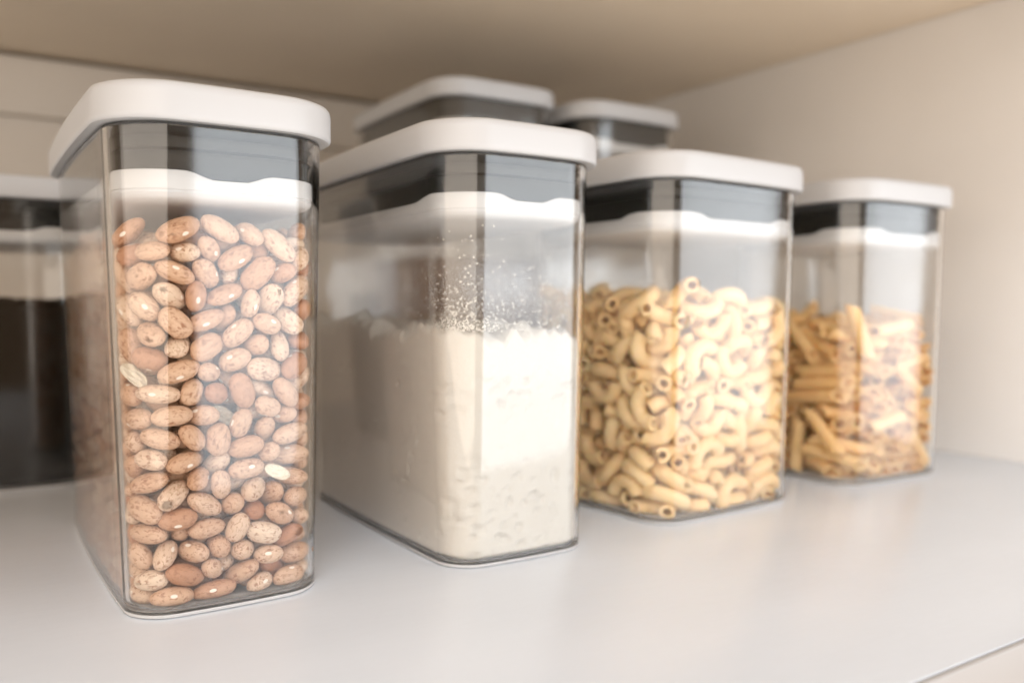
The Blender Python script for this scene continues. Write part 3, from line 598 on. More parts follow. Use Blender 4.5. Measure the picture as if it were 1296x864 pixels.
1 -190 320 496 114 146 -59 -461  0 -103 441 421 49 243 -347 -260  1 -189 640 383 296 -125 -223 312  2 -118 925 441 210 -83 -282 345  2 107 -639 465 1 -378 -310 105  3 -168 298 400 22 -350 337 116
3 -39 782 372 472 72 102 -108  1 150 -733 420 404 48 144 252  3 146 -548 396 389 100 -43 -295  2 333 -285 427 38 218 -32 -447  1 254 -187 394 378 -192 -5 265  1 342 128 351 277 104 16 -403
0 347 198 440 349 72 -248 -249  2 193 561 469 4 -35 195 459  3 348 580 391 77 -290 -397 53  3 296 899 361 189 -11 -183 -425  2 -193 -233 427 277 401 -69 -86  3 -240 -131 455 430 207 93 -117
0 -157 150 413 176 -88 -97 -450  3 -269 287 414 174 -84 -128 443  1 -186 511 419 267 -139 -120 381  2 -137 -693 380 403 208 -123 -170  0 -120 -138 409 473 -59 -40 147  2 108 472 449 2 64 -220 445
2 71 738 449 356 -4 134 325  0 19 854 403 54 130 99 470  0 219 -586 457 448 -47 118 182  2 307 -423 417 12 -59 -107 485  3 149 -248 409 214 -375 -250 -27  1 170 -134 444 439 -159 55 -170
1 336 71 426 386 182 -49 256  3 245 329 401 213 195 -219 344  3 338 436 460 136 2 -405 259  2 173 728 421 32 366 222 257  3 243 949 432 99 79 -127 467  3 -234 -607 385 66 129 -168 -448
0 -164 -583 485 326 34 -358 120  3 -146 -154 492 381 -9 38 -322  1 -260 76 431 477 -122 2 -85  1 -263 176 405 170 -314 -312 -159  1 -154 776 409 84 450 184 80  1 186 697 522 323 211 -35 317
1 95 858 466 114 71 80 475  1 243 -696 476 91 -15 -167 -462  0 122 -460 481 193 344 102 290  1 218 -322 414 419 -10 -61 266  2 262 -92 492 489 8 10 -103  3 255 19 473 178 -310 44 347
0 241 231 443 460 -132 8 145  1 213 417 456 294 -388 -107 44  0 259 680 441 235 -223 182 -335  3 261 799 398 75 -291 -392 -75  1 -177 -748 450 17 -255 144 405  1 -249 -540 453 404 241 141 97
0 -219 -340 479 304 132 -152 -342  0 -137 -17 458 173 -352 298 -85  3 -248 457 471 171 139 274 -355  0 -247 943 498 474 109 99 58  3 43 -732 441 91 -178 4 -458  2 142 194 503 381 125 -38 296
2 -117 242 461 42 -2 254 -429  3 186 805 567 82 -78 -464 148  0 3 943 482 71 6 -29 -494  3 170 -783 509 425 -57 24 -257  2 323 -467 498 473 68 -92 116  0 268 -207 492 106 15 -84 481
3 338 -36 447 46 148 474 40  3 199 91 485 421 -92 -33 252  3 355 262 515 155 -272 -273 278  0 128 521 553 244 101 -137 402  0 340 549 477 401 -55 23 -292  2 323 867 452 357 288 29 -197
2 -250 -670 463 270 -22 65 -415  1 -159 -475 510 493 10 -9 82  3 -232 -185 529 285 377 -102 -127  3 -239 132 499 96 49 86 481  0 -270 555 486 452 186 -22 -101  1 -173 600 484 262 -326 178 -208
0 -3 822 503 263 -137 -265 302  0 132 -1 454 499 29 -12 0  3 -134 159 501 22 476 -33 -149  1 -117 643 561 143 -287 270 -273  3 48 955 605 223 97 -435 38  2 134 -672 554 465 -100 48 -147
3 192 -508 511 110 160 -407 -217  0 343 -360 516 132 -242 216 357  2 136 12 550 361 -36 122 -322  0 337 83 529 209 72 -136 -427  3 163 297 462 404 -98 -87 264  3 249 487 525 62 -159 -230 -410
0 274 642 536 335 72 53 -360  1 321 776 480 306 -394 -24 22  2 -214 -696 542 190 -24 58 -458  0 -172 54 539 432 -56 -34 243  1 -244 225 530 290 -169 -274 -249  1 -131 424 519 451 -213 -32 -22
0 -179 730 496 359 137 -120 296  2 -189 842 483 71 -26 -19 -494  1 -118 -362 515 167 -37 -58 -466  1 -120 331 587 442 -86 187 112  1 -84 769 489 189 285 226 287  0 101 773 530 480 -27 136 10
0 257 -785 583 472 -57 -100 119  2 340 -691 530 397 -7 74 295  3 272 -552 530 372 96 112 -300  0 222 -391 493 489 25 -98 -30  0 346 -165 556 297 258 272 -145  0 188 155 571 391 123 -30 284
2 270 338 502 391 15 -43 308  2 343 456 554 387 87 40 302  3 189 596 560 164 -166 -273 348  2 211 861 481 142 -183 -232 378  3 -289 -426 521 2 96 -104 480  1 -143 -258 528 425 46 239 -99
0 -228 -70 533 74 50 17 492  3 -282 370 495 309 -93 -307 226  1 -263 648 539 408 -241 12 159  0 -111 -773 552 469 -138 48 -92  3 115 -337 488 352 -39 -118 332  2 -112 -56 557 454 -143 151 -24
3 -151 236 560 414 116 177 183  3 -97 873 542 322 -244 70 287  1 350 -684 623 318 -86 -57 372  2 147 -372 581 445 -56 160 153  0 198 -277 506 412 228 -148 -80  2 165 -151 541 357 34 -74 -340
0 243 51 587 74 -239 168 399  1 282 176 522 327 -257 -216 174  0 354 587 588 353 4 -331 -125  2 322 756 574 135 -21 -111 468  3 293 858 559 63 -75 -434 -228  2 -235 -731 628 58 -64 483 97
0 -290 -601 541 499 -26 22 15  1 -245 310 578 436 -202 -137 -21  0 -182 521 560 439 97 -65 -210  1 -266 760 552 313 -70 -9 -384  0 -219 867 568 475 -110 10 -111  3 73 874 557 120 -63 -29 480
3 187 -592 566 397 -236 173 81  2 342 -454 598 401 87 -65 -279  1 329 -268 554 88 -64 213 -439  0 353 -46 546 247 -254 -128 329  0 147 -3 638 459 151 38 123  1 243 265 575 46 -106 196 445
2 161 378 534 224 -51 -16 444  0 348 833 641 310 28 153 360  3 118 945 516 175 409 -205 -100  2 -181 -405 594 37 211 121 -435  0 -255 -297 559 338 -67 66 357  2 -204 -186 617 331 -18 -49 -371
1 -234 35 624 464 -176 61 -12  3 -234 422 563 279 49 64 407  3 -196 700 596 334 -306 130 167  3 153 -112 621 263 53 -77 -415  3 -33 942 566 256 8 -17 429  0 129 -497 606 298 73 351 180
3 254 -346 583 159 135 185 415  0 243 -58 578 81 -29 -28 492  3 348 232 607 133 -171 451 -1  2 241 370 608 230 -64 -38 -438  0 162 455 609 54 -57 111 -481  3 111 738 619 326 -10 42 -377
1 248 948 532 85 -5 288 400  2 -206 -606 623 381 184 -136 -229  0 -159 -302 637 343 -270 -229 -86  0 -169 37 721 169 -216 -207 -363  1 -151 952 568 475 117 -98 27  3 -108 -619 593 122 113 382 -277
0 126 273 598 313 33 109 373  2 -10 707 597 485 72 44 90  1 -118 769 587 429 130 10 -220  3 357 -572 557 270 229 -330 -125  2 228 -468 591 346 -119 50 337  1 336 -332 635 465 -110 104 104
0 241 -222 595 235 -339 -176 220  3 341 128 610 123 11 -10 -484  1 347 342 597 366 188 -2 283  3 272 533 599 343 20 263 250  1 107 622 657 286 17 -29 -409  2 162 925 597 433 -34 48 -244
1 -257 -496 574 397 -100 263 -114  0 -286 -286 648 453 -60 14 -203  1 -257 -78 628 456 -48 57 190  2 -188 132 609 49 -127 -19 481  3 -126 683 664 390 -253 180 41  2 -156 849 670 125 -355 -98 314
2 -4 820 602 489 93 -51 -8  3 248 -667 577 336 142 71 -335  1 263 -415 669 82 -180 -103 448  1 334 -228 654 469 124 -59 107  2 335 -104 650 176 82 -154 -434  2 249 158 652 441 10 -6 235
2 314 311 683 380 13 -53 321  0 346 470 647 402 -7 -78 287  1 340 680 639 87 139 135 -453  1 264 941 634 147 68 -89 465  0 -308 -617 632 379 18 -46 -323  1 -154 -519 598 369 248 -30 -228
3 -265 -164 688 30 235 -405 -172  3 -230 217 653 304 293 -267 15  3 -161 419 617 32 -84 16 -492  2 -255 603 631 154 6 0 476  0 -238 784 642 63 54 210 446  1 129 170 671 97 259 164 383
2 -123 501 735 494 17 61 44  2 -59 935 652 409 80 -107 255  1 118 -666 693 256 241 137 328  0 292 -575 633 58 140 226 -419  1 139 -227 628 336 -22 -322 180  0 201 243 684 298 -213 103 324
2 134 353 675 141 -313 -329 153  2 239 446 684 459 69 -4 -186  2 245 761 646 29 58 114 -482  1 113 954 686 65 -29 -85 488  2 -135 -660 711 392 216 9 -222  3 -241 -437 664 82 -33 -334 361
1 -154 -61 664 283 22 -73 -405  0 -241 -34 712 131 -104 88 463  1 -117 586 664 458 116 -162 30  1 -246 880 671 340 -194 92 297  3 81 -766 673 380 171 -261 92  1 -117 -561 699 122 -420 -166 -176
3 196 609 710 398 -272 124 45  1 30 758 689 106 -234 -400 -156  0 -72 787 675 369 44 25 334  2 269 -689 673 465 6 -137 122  3 194 -602 665 250 -59 88 420  1 135 -325 668 19 -125 -61 -480
3 362 -159 737 289 -203 -188 299  3 350 17 622 162 -164 56 440  0 351 469 739 393 -62 -61 297  3 111 478 702 467 -2 124 128  3 184 547 646 28 -56 232 439  1 109 842 662 420 247 110 -26
0 -248 -533 694 496 -42 -50 12  0 -132 -200 699 289 -161 -43 372  3 -268 390 641 154 -108 -158 436  3 -189 502 653 430 198 -95 130  0 -257 695 694 489 66 22 -76  2 -186 960 691 362 -292 160 91
2 -148 140 718 124 -166 -51 -452  0 -118 378 685 11 -45 170 -468  1 -245 789 747 78 56 -272 408  0 9 876 701 233 110 -375 -208  3 343 -753 715 266 403 113 -63  0 145 -434 686 19 -52 149 474
0 211 -165 691 154 203 -340 264  2 246 -51 671 192 10 -140 -440  1 356 176 693 296 188 -205 -292  0 340 250 777 395 -260 -159 -36  3 180 430 757 325 182 49 330  2 138 744 705 219 136 25 428
0 332 802 739 59 469 162 18  1 -233 -243 724 440 79 208 -84  1 -248 119 685 48 -476 144 -4  0 -281 505 688 388 146 -125 -250  1 -194 293 687 440 -174 -29 -160  1 -107 312 766 247 -189 183 -347
1 -95 905 737 258 340 -131 -224  1 353 -586 733 333 -100 81 -350  3 347 -485 684 80 -132 474 -43  0 351 -314 726 95 318 -366 -78  2 226 -23 759 100 -56 -173 -455  0 355 0 743 190 -322 -40 330
3 223 338 713 176 -198 -113 409  1 334 596 700 113 31 12 -486  1 214 663 624 401 -280 24 -102  1 14 960 767 217 -230 213 323  3 -252 -666 707 444 -211 91 19  0 -150 -523 788 84 -116 142 457
2 -200 -355 712 147 26 -128 460  1 -186 -144 754 353 -129 18 329  0 -278 930 769 408 39 -210 194  1 129 -754 802 103 -213 -198 394  1 154 547 775 328 143 36 -347  2 -78 809 779 370 328 -64 43
3 -182 878 771 445 -23 -160 -160  2 192 -709 734 251 328 104 261  2 213 -521 708 422 -231 45 130  3 245 -303 682 303 -282 -144 240  1 277 -127 763 125 354 327 -42  3 292 74 705 388 -61 -115 287
0 149 288 760 188 88 91 -446  0 348 575 802 329 -267 -143 223  3 357 694 741 401 -34 -123 -270  1 304 903 718 204 73 207 -400  0 -261 -607 775 77 -60 -95 -481  2 -277 -447 754 344 -40 26 360
2 -144 -294 783 239 -18 34 437  2 -113 -284 871 461 -165 13 -102  3 -284 132 782 261 105 -82 405  2 -278 288 776 183 -135 125 -428  2 -255 573 760 395 -165 52 -253  1 -164 619 747 421 44 -108 -242
1 -167 960 817 219 286 -278 208  3 238 -582 790 381 -13 -216 241  3 -142 -461 704 420 -112 -192 155  2 134 164 775 401 189 54 225  2 -55 716 750 460 194 -25 10  0 -66 914 831 358 -142 68 -311
3 172 -366 748 356 326 128 -11  3 175 -265 723 231 -126 -38 -423  3 167 -218 804 30 -191 189 -421  0 183 73 731 60 -341 4 -361  1 352 353 790 271 80 277 -306  3 270 406 771 278 59 -306 276
2 250 697 718 186 111 -25 450  1 210 837 711 390 -105 -47 -291  1 -185 -408 792 341 198 16 -307  3 -293 26 763 284 -46 256 319  3 -183 332 816 153 200 -238 -360  1 -221 412 744 303 -78 355 -162
1 -254 694 790 405 220 -89 -171  3 -77 -720 769 78 -9 -464 -170  0 130 -124 789 169 255 82 387  1 55 761 794 50 -309 -343 187  0 343 -689 793 461 -21 -193 10  0 334 -456 768 480 9 -48 -129
3 265 -244 756 408 178 -117 -196  0 355 -213 818 355 -15 -182 301  0 346 127 782 248 -57 -148 404  2 243 172 780 63 337 -138 -337  1 259 530 757 355 -185 124 -272  1 238 772 807 89 -23 86 484
3 221 954 737 243 -326 -270 -107  1 -175 -678 801 153 55 65 -468  0 -207 -591 857 235 350 -269 -13  3 -277 -103 781 254 173 204 338  2 -192 67 831 490 -44 -62 -65  0 -201 214 766 456 -161 -122 41
3 -126 545 821 89 -104 367 -310  1 13 -777 763 2 167 -329 337  3 171 135 851 192 -178 -426 -7  0 169 399 845 365 118 45 -318  2 -163 743 807 261 -282 290 -135  1 134 961 794 110 -71 400 270
2 244 -708 826 398 53 11 298  1 200 -452 777 476 -2 91 124  0 360 -360 823 263 281 -263 -182  3 363 -97 823 312 62 384 -38  0 271 58 808 458 50 1 -194  1 253 305 817 397 217 155 -145
3 347 459 826 182 -27 95 -455  3 279 643 784 430 180 -51 173  2 356 838 840 136 -264 -135 378  3 -268 -323 800 247 -242 225 -283  1 -172 -46 810 392 239 -94 -174  1 -102 121 893 20 25 -457 201
2 -126 259 863 299 113 -3 -385  0 -169 626 850 436 -139 -154 130  0 -235 859 841 372 -20 -58 328  0 190 -18 876 342 -253 -132 228  3 149 522 862 437 27 -121 210  2 167 692 821 245 -51 -175 396
0 -91 758 877 389 167 137 229  2 137 -771 924 291 -41 -309 260  2 341 -571 827 254 -75 -17 424  2 270 -353 794 28 333 -53 -368  3 214 -117 832 386 -65 7 311  2 363 58 869 301 -186 -217 279
2 323 194 877 75 -72 -308 -380  3 281 389 866 35 -191 -461 -9  1 358 712 838 144 -266 -132 376  2 112 859 761 434 -142 -21 -204  2 -189 -756 883 409 -81 -14 -275  1 -180 -479 878 54 -172 151 -442
0 -272 -21 858 350 -35 -19 355  2 -238 512 850 277 140 -12 392  0 -251 751 881 462 181 9 60  0 -100 -649 881 35 461 185 -47  2 -71 965 926 87 159 -336 323  0 346 -651 909 177 -383 -259 -71
2 177 -319 837 437 133 127 158  0 353 -127 925 408 83 -172 216  0 294 -44 866 125 -140 189 423  3 188 233 861 336 -255 -124 -238  3 242 483 840 495 -4 -67 -11  1 246 586 848 7 -20 -103 489
0 231 877 796 77 26 98 484  3 -293 -531 894 36 -302 384 100  3 -131 -551 902 228 -206 -344 -194  3 -239 -217 825 38 -13 1 498  1 -199 -130 852 444 220 -17 -65  2 -232 195 856 473 11 -85 -138
0 -264 369 845 304 -10 -174 -356  3 -140 869 880 331 0 -235 291  1 136 -597 783 422 -66 86 -245  2 114 52 820 407 156 -14 -244  2 101 315 855 58 199 365 -272  1 -133 432 816 332 -299 183 -129
2 45 763 897 405 -45 101 -272  0 138 822 862 467 -3 -58 -168  3 233 -825 853 132 -10 -212 433  3 139 -666 859 225 384 -25 -226  2 262 -582 887 5 -455 -198 -58  1 267 -232 852 158 -118 -193 417
1 356 3 958 287 -19 -140 384  3 357 288 880 171 -193 -58 424  3 342 524 894 493 -57 -53 -34  2 251 690 895 245 1 -117 -420  2 274 938 853 448 -140 -54 -163  1 -274 -435 849 397 97 0 -289
3 -200 -205 908 471 120 14 116  0 -284 96 893 497 15 -8 53  3 -320 277 898 247 239 124 -341  0 -172 394 899 452 17 -70 -202  1 -275 637 870 345 -119 328 -95  2 -232 849 933 489 -41 -2 -94
0 140 688 915 350 -114 -82 328  3 23 858 829 217 -383 -83 223  2 335 -751 946 471 -76 -113 99  2 263 -470 852 84 -25 21 -492  2 137 -302 939 282 -232 49 -338  3 160 -183 899 152 -269 7 393
0 276 72 905 338 127 -140 -317  2 199 356 922 351 0 69 -349  3 366 425 911 68 350 192 293  2 263 782 970 454 120 -128 114  1 264 829 886 170 -40 -47 466  2 -183 -710 962 359 -155 12 -312
3 -269 -643 915 352 140 -110 -307  0 -199 -375 896 416 -73 116 241  1 -159 -2 909 436 109 10 219  3 -181 498 932 79 -259 -233 350  3 -201 692 930 353 107 122 -314  3 -295 938 879 172 12 -275 -380
2 126 -432 901 448 -138 155 77  1 -97 831 960 100 -205 344 -282  2 164 -710 1069 9 -392 255 -178  2 364 -503 938 81 368 -139 -297  3 325 -402 909 442 -177 -76 -134  3 253 -144 916 283 270 249 188
2 185 161 946 4 36 -30 498  0 261 262 940 353 275 222 -10  1 225 568 942 483 105 -74 -23  3 176 642 996 7 -95 185 -455  1 348 859 945 429 -8 -123 -226  2 -241 -547 973 49 -92 235 -429
3 -155 -431 968 406 -19 117 -267  3 -264 -283 887 339 351 -6 -110  0 -113 -101 928 427 -111 -53 229  1 -142 190 949 420 -55 -181 -194  0 -144 600 949 315 35 -165 350  2 -220 957 939 26 -98 -132 -472
0 -142 -789 1066 84 379 160 -272  0 -43 753 967 150 -162 354 -275  3 77 954 869 377 -21 -191 266  0 361 -581 1019 224 216 -147 -363  3 151 -566 876 31 215 -124 433  0 228 -266 938 350 -197 255 -154
3 365 -94 1029 62 -396 -291 71  1 357 116 973 302 -277 -91 -272  0 363 238 978 136 289 262 282  3 355 564 972 470 -81 -116 -95  3 347 619 893 45 112 338 348  3 168 933 889 421 29 13 268
0 -285 -459 978 450 178 90 87  1 -275 -352 963 164 416 -76 210  0 -267 -116 931 484 -65 -64 -85  1 -247 216 950 254 184 204 332  1 -261 349 954 401 206 -174 -129  3 -162 891 999 452 -130 2 169
1 31 -775 966 421 -13 150 224  3 -112 -20 996 359 335 -52 -79  0 134 276 971 186 156 -14 437  2 105 565 951 359 -186 -239 -170  3 -6 896 905 432 -223 -14 115  3 222 -377 900 301 196 235 -257
3 360 -307 905 271 -114 71 398  3 101 -96 900 348 121 137 308  1 172 189 1038 231 -67 -111 -424  1 121 470 940 15 83 60 489  2 352 721 954 394 -145 -76 261  2 269 954 962 36 197 284 -360
2 -166 -301 956 115 -45 -45 482  1 -261 1 967 95 10 -89 483  3 -101 517 1005 175 433 146 104  2 -295 769 980 415 -205 46 -184  1 130 391 1005 37 59 -320 -378  3 34 961 960 123 -69 -87 -472
2 155 -648 952 468 -121 62 114  1 214 -486 941 489 1 36 98  2 341 -236 957 97 -142 85 462  0 271 -41 984 398 198 -52 -222  1 185 46 961 215 -55 -184 -409  2 336 351 961 63 134 261 -400
1 274 459 938 427 -61 -99 -232  0 358 771 1063 187 -242 376 125  3 89 881 934 325 243 113 269  0 -147 -198 991 498 -20 0 -38  3 -176 -86 989 240 -143 57 411  2 -184 82 975 370 131 -279 -135
1 -261 566 962 171 -156 -125 -425  3 79 -790 1047 271 -360 -71 205  2 -126 -396 1058 204 -35 -178 419  2 -186 173 1041 28 495 17 60  2 -177 771 1012 222 -33 -144 423  1 101 855 1034 264 59 281 -312
1 155 -573 1012 28 -197 267 -373  3 274 -557 976 223 69 14 -442  3 162 -211 1008 61 130 -190 -439  2 176 -93 965 302 -40 -4 397  2 260 95 1009 246 110 129 401  1 351 427 1122 21 144 13 -478
0 359 452 1017 240 143 368 193  1 364 631 1045 332 184 -220 -240  1 159 966 987 160 106 378 -265  1 -264 -651 1010 186 -53 71 -456  2 -188 -487 1054 420 47 -143 -226  3 -219 -295 1035 425 -214 33 -149
1 -278 -226 976 54 263 -409 -106  3 -278 114 985 402 9 109 -276  3 -160 293 949 489 -50 -53 76  2 -274 467 933 44 -165 -207 422  0 -204 960 1042 71 43 -120 -478  2 -137 -617 987 460 -86 166 -56
0 113 -489 1022 149 236 -286 301  2 172 -26 1047 489 33 -52 -83  1 60 961 1048 492 37 21 -76  1 216 -765 1011 7 -45 181 464  1 193 -414 1009 396 69 -268 -129  0 312 -354 985 472 -42 -20 -157
3 283 -180 998 184 28 -138 -443  3 365 25 1054 325 73 -84 -363  2 224 324 1015 424 -69 64 247  1 214 489 1007 478 -104 -87 -55  3 123 789 952 112 -15 -177 -453  1 198 874 965 14 -28 -74 -493
3 -175 -696 1052 69 17 -134 -476  3 -150 -439 1132 451 83 -73 -186  2 -262 -89 1028 402 -72 -125 261  0 -251 266 1041 463 -118 117 92  1 -296 430 1031 183 103 62 450  3 -269 862 1020 320 318 196 86
1 135 -539 1122 161 77 -68 462  1 -128 -261 1081 248 -46 -109 -418  3 59 751 1017 53 233 433 71  3 -98 702 1061 229 77 -399 -180  2 357 -720 1050 385 -68 -174 -258  3 293 -462 1019 2 128 20 -483
2 357 -311 1068 406 67 -208 -193  3 154 -133 1051 157 -51 405 -243  3 158 83 1064 120 170 -41 453  1 282 215 1037 100 227 173 398  1 173 561 1065 257 -132 68 -402  0 178 753 1023 192 95 57 448
1 169 955 1105 418 120 -108 223  3 -304 8 1069 191 183 -403 133  1 -181 424 1023 297 -11 -19 -402  1 -241 654 1005 36 20 50 -496  3 -324 922 1063 88 189 -353 -286  1 108 -775 1143 199 -402 219 -22
2 -58 -726 1011 429 -201 -78 -140  0 -106 -48 1104 194 -339 -219 -222  2 -124 377 1094 451 114 127 -133  1 121 681 1081 486 -71 43 -83  3 -2 862 1001 410 94 -180 -202  2 111 -410 1097 211 22 117 437
1 232 -281 1041 73 30 50 -491  3 265 -108 1051 450 -124 -162 77  0 111 158 1129 449 -141 -45 -163  1 350 332 1069 474 13 -114 112  0 232 403 1074 134 40 109 467  0 274 688 1030 275 240 57 337
3 235 900 1049 268 -286 208 -231  3 -79 -734 1111 46 -236 -434 62  0 -283 -406 1071 203 -282 -287 218  2 -251 -298 1129 154 27 -144 453  1 -273 101 1075 98 54 33 486  3 -147 271 1086 71 148 -192 -431
1 -182 555 1031 159 223 -273 -317  0 -89 850 1055 6 -423 -257 69  0 -162 -140 1077 442 131 19 -192  2 -186 642 1110 156 -303 210 -300  0 -69 969 1052 258 357 172 -164  0 244 -650 1020 257 17 -90 419
2 262 -546 1071 7 19 -192 -461  0 272 -382 1074 437 -218 41 -99  0 284 2 1103 398 -9 -129 -274  0 347 132 1076 435 -186 -45 156  0 362 234 1115 299 181 331 -136  1 283 561 1039 401 -200 40 -219
1 352 697 1128 416 -224 -155 -49  1 336 872 1049 419 194 -170 89  1 -272 -561 1080 328 139 210 281  1 -237 -210 1078 455 -154 -68 -120  1 -200 5 1089 125 -103 -162 -444  0 -247 345 1090 465 -160 76 -49
1 -163 492 1107 449 117 19 -185  0 -272 710 1082 179 -56 -198 -419  0 -240 965 1136 309 391 37 1  1 -174 -621 1108 439 -53 -172 -156  1 157 -218 1107 359 -48 -175 297  1 143 331 1084 404 -67 -204 202
0 136 449 1139 123 -400 -221 162  3 -3 791 1081 192 -443 -94 -91  3 105 777 1104 406 -135 -209 -151  0 368 -622 1116 271 226 -162 -315  0 185 -429 1187 182 -176 359 -238  1 362 -256 1157 148 -373 -217 205
3 357 -191 1069 6 -150 314 359  2 370 39 1170 30 -373 119 -310  3 179 241 1115 93 -99 -240 -417  0 368 535 1118 136 322 -14 -357  3 240 800 1079 110 23 -168 457  1 291 943 1121 382 -281 57 -149
3 -253 -685 1109 157 -161 57 443  3 -238 80 1156 189 -3 12 -463  0 -260 444 1122 326 -153 -72 -340  1 -273 581 1071 358 75 -20 -340  2 -190 869 1097 449 90 -25 200  1 15 -710 1107 191 394 -77 -228
3 -106 -548 1132 56 -203 -452 -43  3 223 -9 1190 210 154 -144 402  2 -131 118 1123 101 -184 450 -59  1 140 598 1158 53 192 36 -457  3 15 883 1090 85 1 217 442  2 269 -666 1106 423 71 11 -257
1 363 -468 1101 316 163 20 351  3 255 -191 1092 115 -139 378 274  1 230 -102 1137 97 -119 -49 473  0 237 150 1110 304 -20 133 -374  2 266 305 1140 206 -309 -236 -237  0 243 406 1165 485 -72 -25 97
0 231 661 1125 148 -168 368 -253  0 87 971 1195 357 328 21 -120  1 -278 -626 1176 84 -158 284 -370  2 -217 -507 1149 345 235 -199 -190  3 -128 -344 1150 112 -41 -134 467  3 -276 -123 1112 126 18 21 -483
2 -231 191 1123 7 -15 97 490  1 -162 768 1118 132 120 273 -379  1 -326 885 1157 104 66 -281 394  3 -12 -799 1147 55 232 -43 438  2 133 -234 1195 85 -74 28 486  3 -2 967 1132 2 -84 -477 -125
2 191 -717 1173 305 4 47 394  0 255 -465 1127 430 176 -168 77  0 164 -330 1133 73 -316 -121 -361  2 365 -87 1128 303 -228 -164 281  0 163 44 1147 89 154 -46 465  0 369 338 1184 368 -138 -271 147
0 237 513 1123 210 134 50 430  3 299 603 1125 307 -47 -286 -268  3 202 758 1146 433 38 -188 161  0 -169 -223 1164 189 327 -319 -75  1 -194 284 1170 172 -378 -176 215  2 -264 564 1162 282 -9 -59 409
3 -271 790 1132 164 -233 249 327  3 113 -635 1121 60 74 134 472  2 110 -345 1232 61 242 416 123  0 137 -128 1192 381 -314 24 -71  2 157 338 1197 286 29 -192 361  3 -53 728 1133 477 -34 129 -68
3 -86 840 1148 217 174 206 361  0 272 -559 1170 10 -64 -84 489  2 258 -281 1137 145 97 -17 468  2 339 -72 1222 70 -133 -24 476  0 357 145 1191 444 -22 -228 12  1 304 397 1249 326 151 116 328
3 312 494 1188 211 -60 28 449  1 129 712 1188 266 145 -75 390  1 323 908 1237 326 -59 -317 -198  0 -151 -745 1171 230 -143 -47 418  0 -153 -623 1215 230 58 -99 -429  0 -255 -380 1174 34 11 -138 479
1 -180 -88 1169 193 -70 18 456  2 -174 26 1193 70 191 -92 448  1 -286 324 1186 360 87 -13 335  2 -180 403 1199 366 -70 93 321  2 -200 861 1186 217 36 44 447  2 244 -567 1339 452 28 -55 -205
2 -150 -476 1224 51 376 -322 44  2 125 -28 1217 440 103 -204 64  1 -152 144 1210 63 -441 187 -131  2 128 861 1148 149 10 156 451  0 279 -819 1188 371 14 -74 326  3 311 -690 1189 194 18 -232 -398
0 368 -493 1203 333 -81 -292 218  1 315 -377 1168 497 -2 48 34  1 294 -181 1191 88 -64 134 -469  0 262 83 1180 451 -125 154 -86  3 222 212 1195 218 -128 114 -416  0 362 820 1173 310 -103 -77 371
2 108 845 1250 447 104 59 -190  2 -251 -749 1204 335 -13 -21 -371  0 -311 -453 1217 391 195 71 -232  0 -141 -43 1261 207 153 -170 -394  1 -292 -28 1170 162 -224 -339 242  3 -273 452 1218 420 -186 53 190
2 -243 706 1180 95 -17 95 -481  3 -181 964 1223 90 193 424 157  1 -171 -737 1282 87 -334 53 -357  1 36 774 1180 354 301 78 167  0 13 878 1187 448 -55 -133 169  3 368 -604 1220 253 126 3 412
1 155 -600 1203 355 -283 -66 198  0 243 -312 1225 493 18 52 66  2 236 -79 1254 339 17 -203 305  2 347 244 1236 469 -48 -167 -16  0 158 102 1249 297 -240 169 -275  1 253 582 1219 444 -1 -188 -134
3 271 701 1213 124 -46 24 -481  0 295 795 1253 347 95 298 178  1 -243 -543 1247 214 72 -92 437  0 -259 -160 1191 363 40 -105 325  3 -285 220 1207 198 105 184 -407  2 -144 479 1252 476 -140 3 58
2 -137 681 1217 42 356 -197 -288  0 -73 -716 1242 397 132 -11 -273  1 -146 -354 1243 120 -31 247 417  0 -110 247 1212 412 -107 158 -209  0 151 956 1283 4 -372 -267 -202  0 257 -727 1267 456 161 -115 52
3 225 -519 1251 243 412 -145 0  1 126 -234 1293 235 -396 93 -171  1 353 -249 1256 480 27 -104 -91  3 282 21 1253 466 -115 132 -43  2 365 369 1327 295 125 -15 -383  2 193 458 1228 347 -72 -168 -310
0 114 648 1258 324 44 87 -368  0 226 971 1210 26 -35 -291 404  3 -244 -656 1268 236 27 -36 -438  3 -232 -271 1229 268 255 -160 -296  0 -280 133 1228 46 -116 345 339  0 -262 349 1278 182 119 65 446
3 -261 540 1249 486 52 76 -72  1 -139 562 1185 164 -468 -51 41  1 -181 781 1263 37 139 -338 -339  1 134 -710 1260 393 -41 31 -305  2 -161 -117 1333 478 135 55 -13  0 127 242 1213 422 89 -164 192
0 -166 333 1312 131 -335 -232 259  2 -95 962 1180 90 146 57 -466  3 282 -445 1245 7 227 126 -427  2 349 -363 1256 465 12 138 -119  2 335 -161 1295 97 -26 310 379  3 371 38 1300 276 -68 399 98
2 292 145 1258 415 86 -76 -253  0 352 491 1283 156 39 311 357  3 360 628 1198 144 -42 -165 448  0 249 861 1173 79 -423 215 136  0 -232 -399 1272 443 164 -107 -122  2 -125 -286 1307 176 -120 89 444
3 -164 -174 1248 407 71 101 263  1 -175 84 1297 252 268 -260 -217  1 -285 808 1238 239 226 -250 -282  2 -70 -747 1327 286 -12 108 -395  1 117 -502 1244 285 8 90 401  0 -1 948 1268 241 93 -58 -424
0 262 -630 1240 354 -241 -251 -57  1 169 -348 1321 272 -120 -91 -391  1 372 -424 1345 94 -372 -154 281  2 352 -66 1324 461 -27 -141 -130  3 183 200 1290 51 -61 -141 -473  2 258 282 1268 451 -171 -120 -51
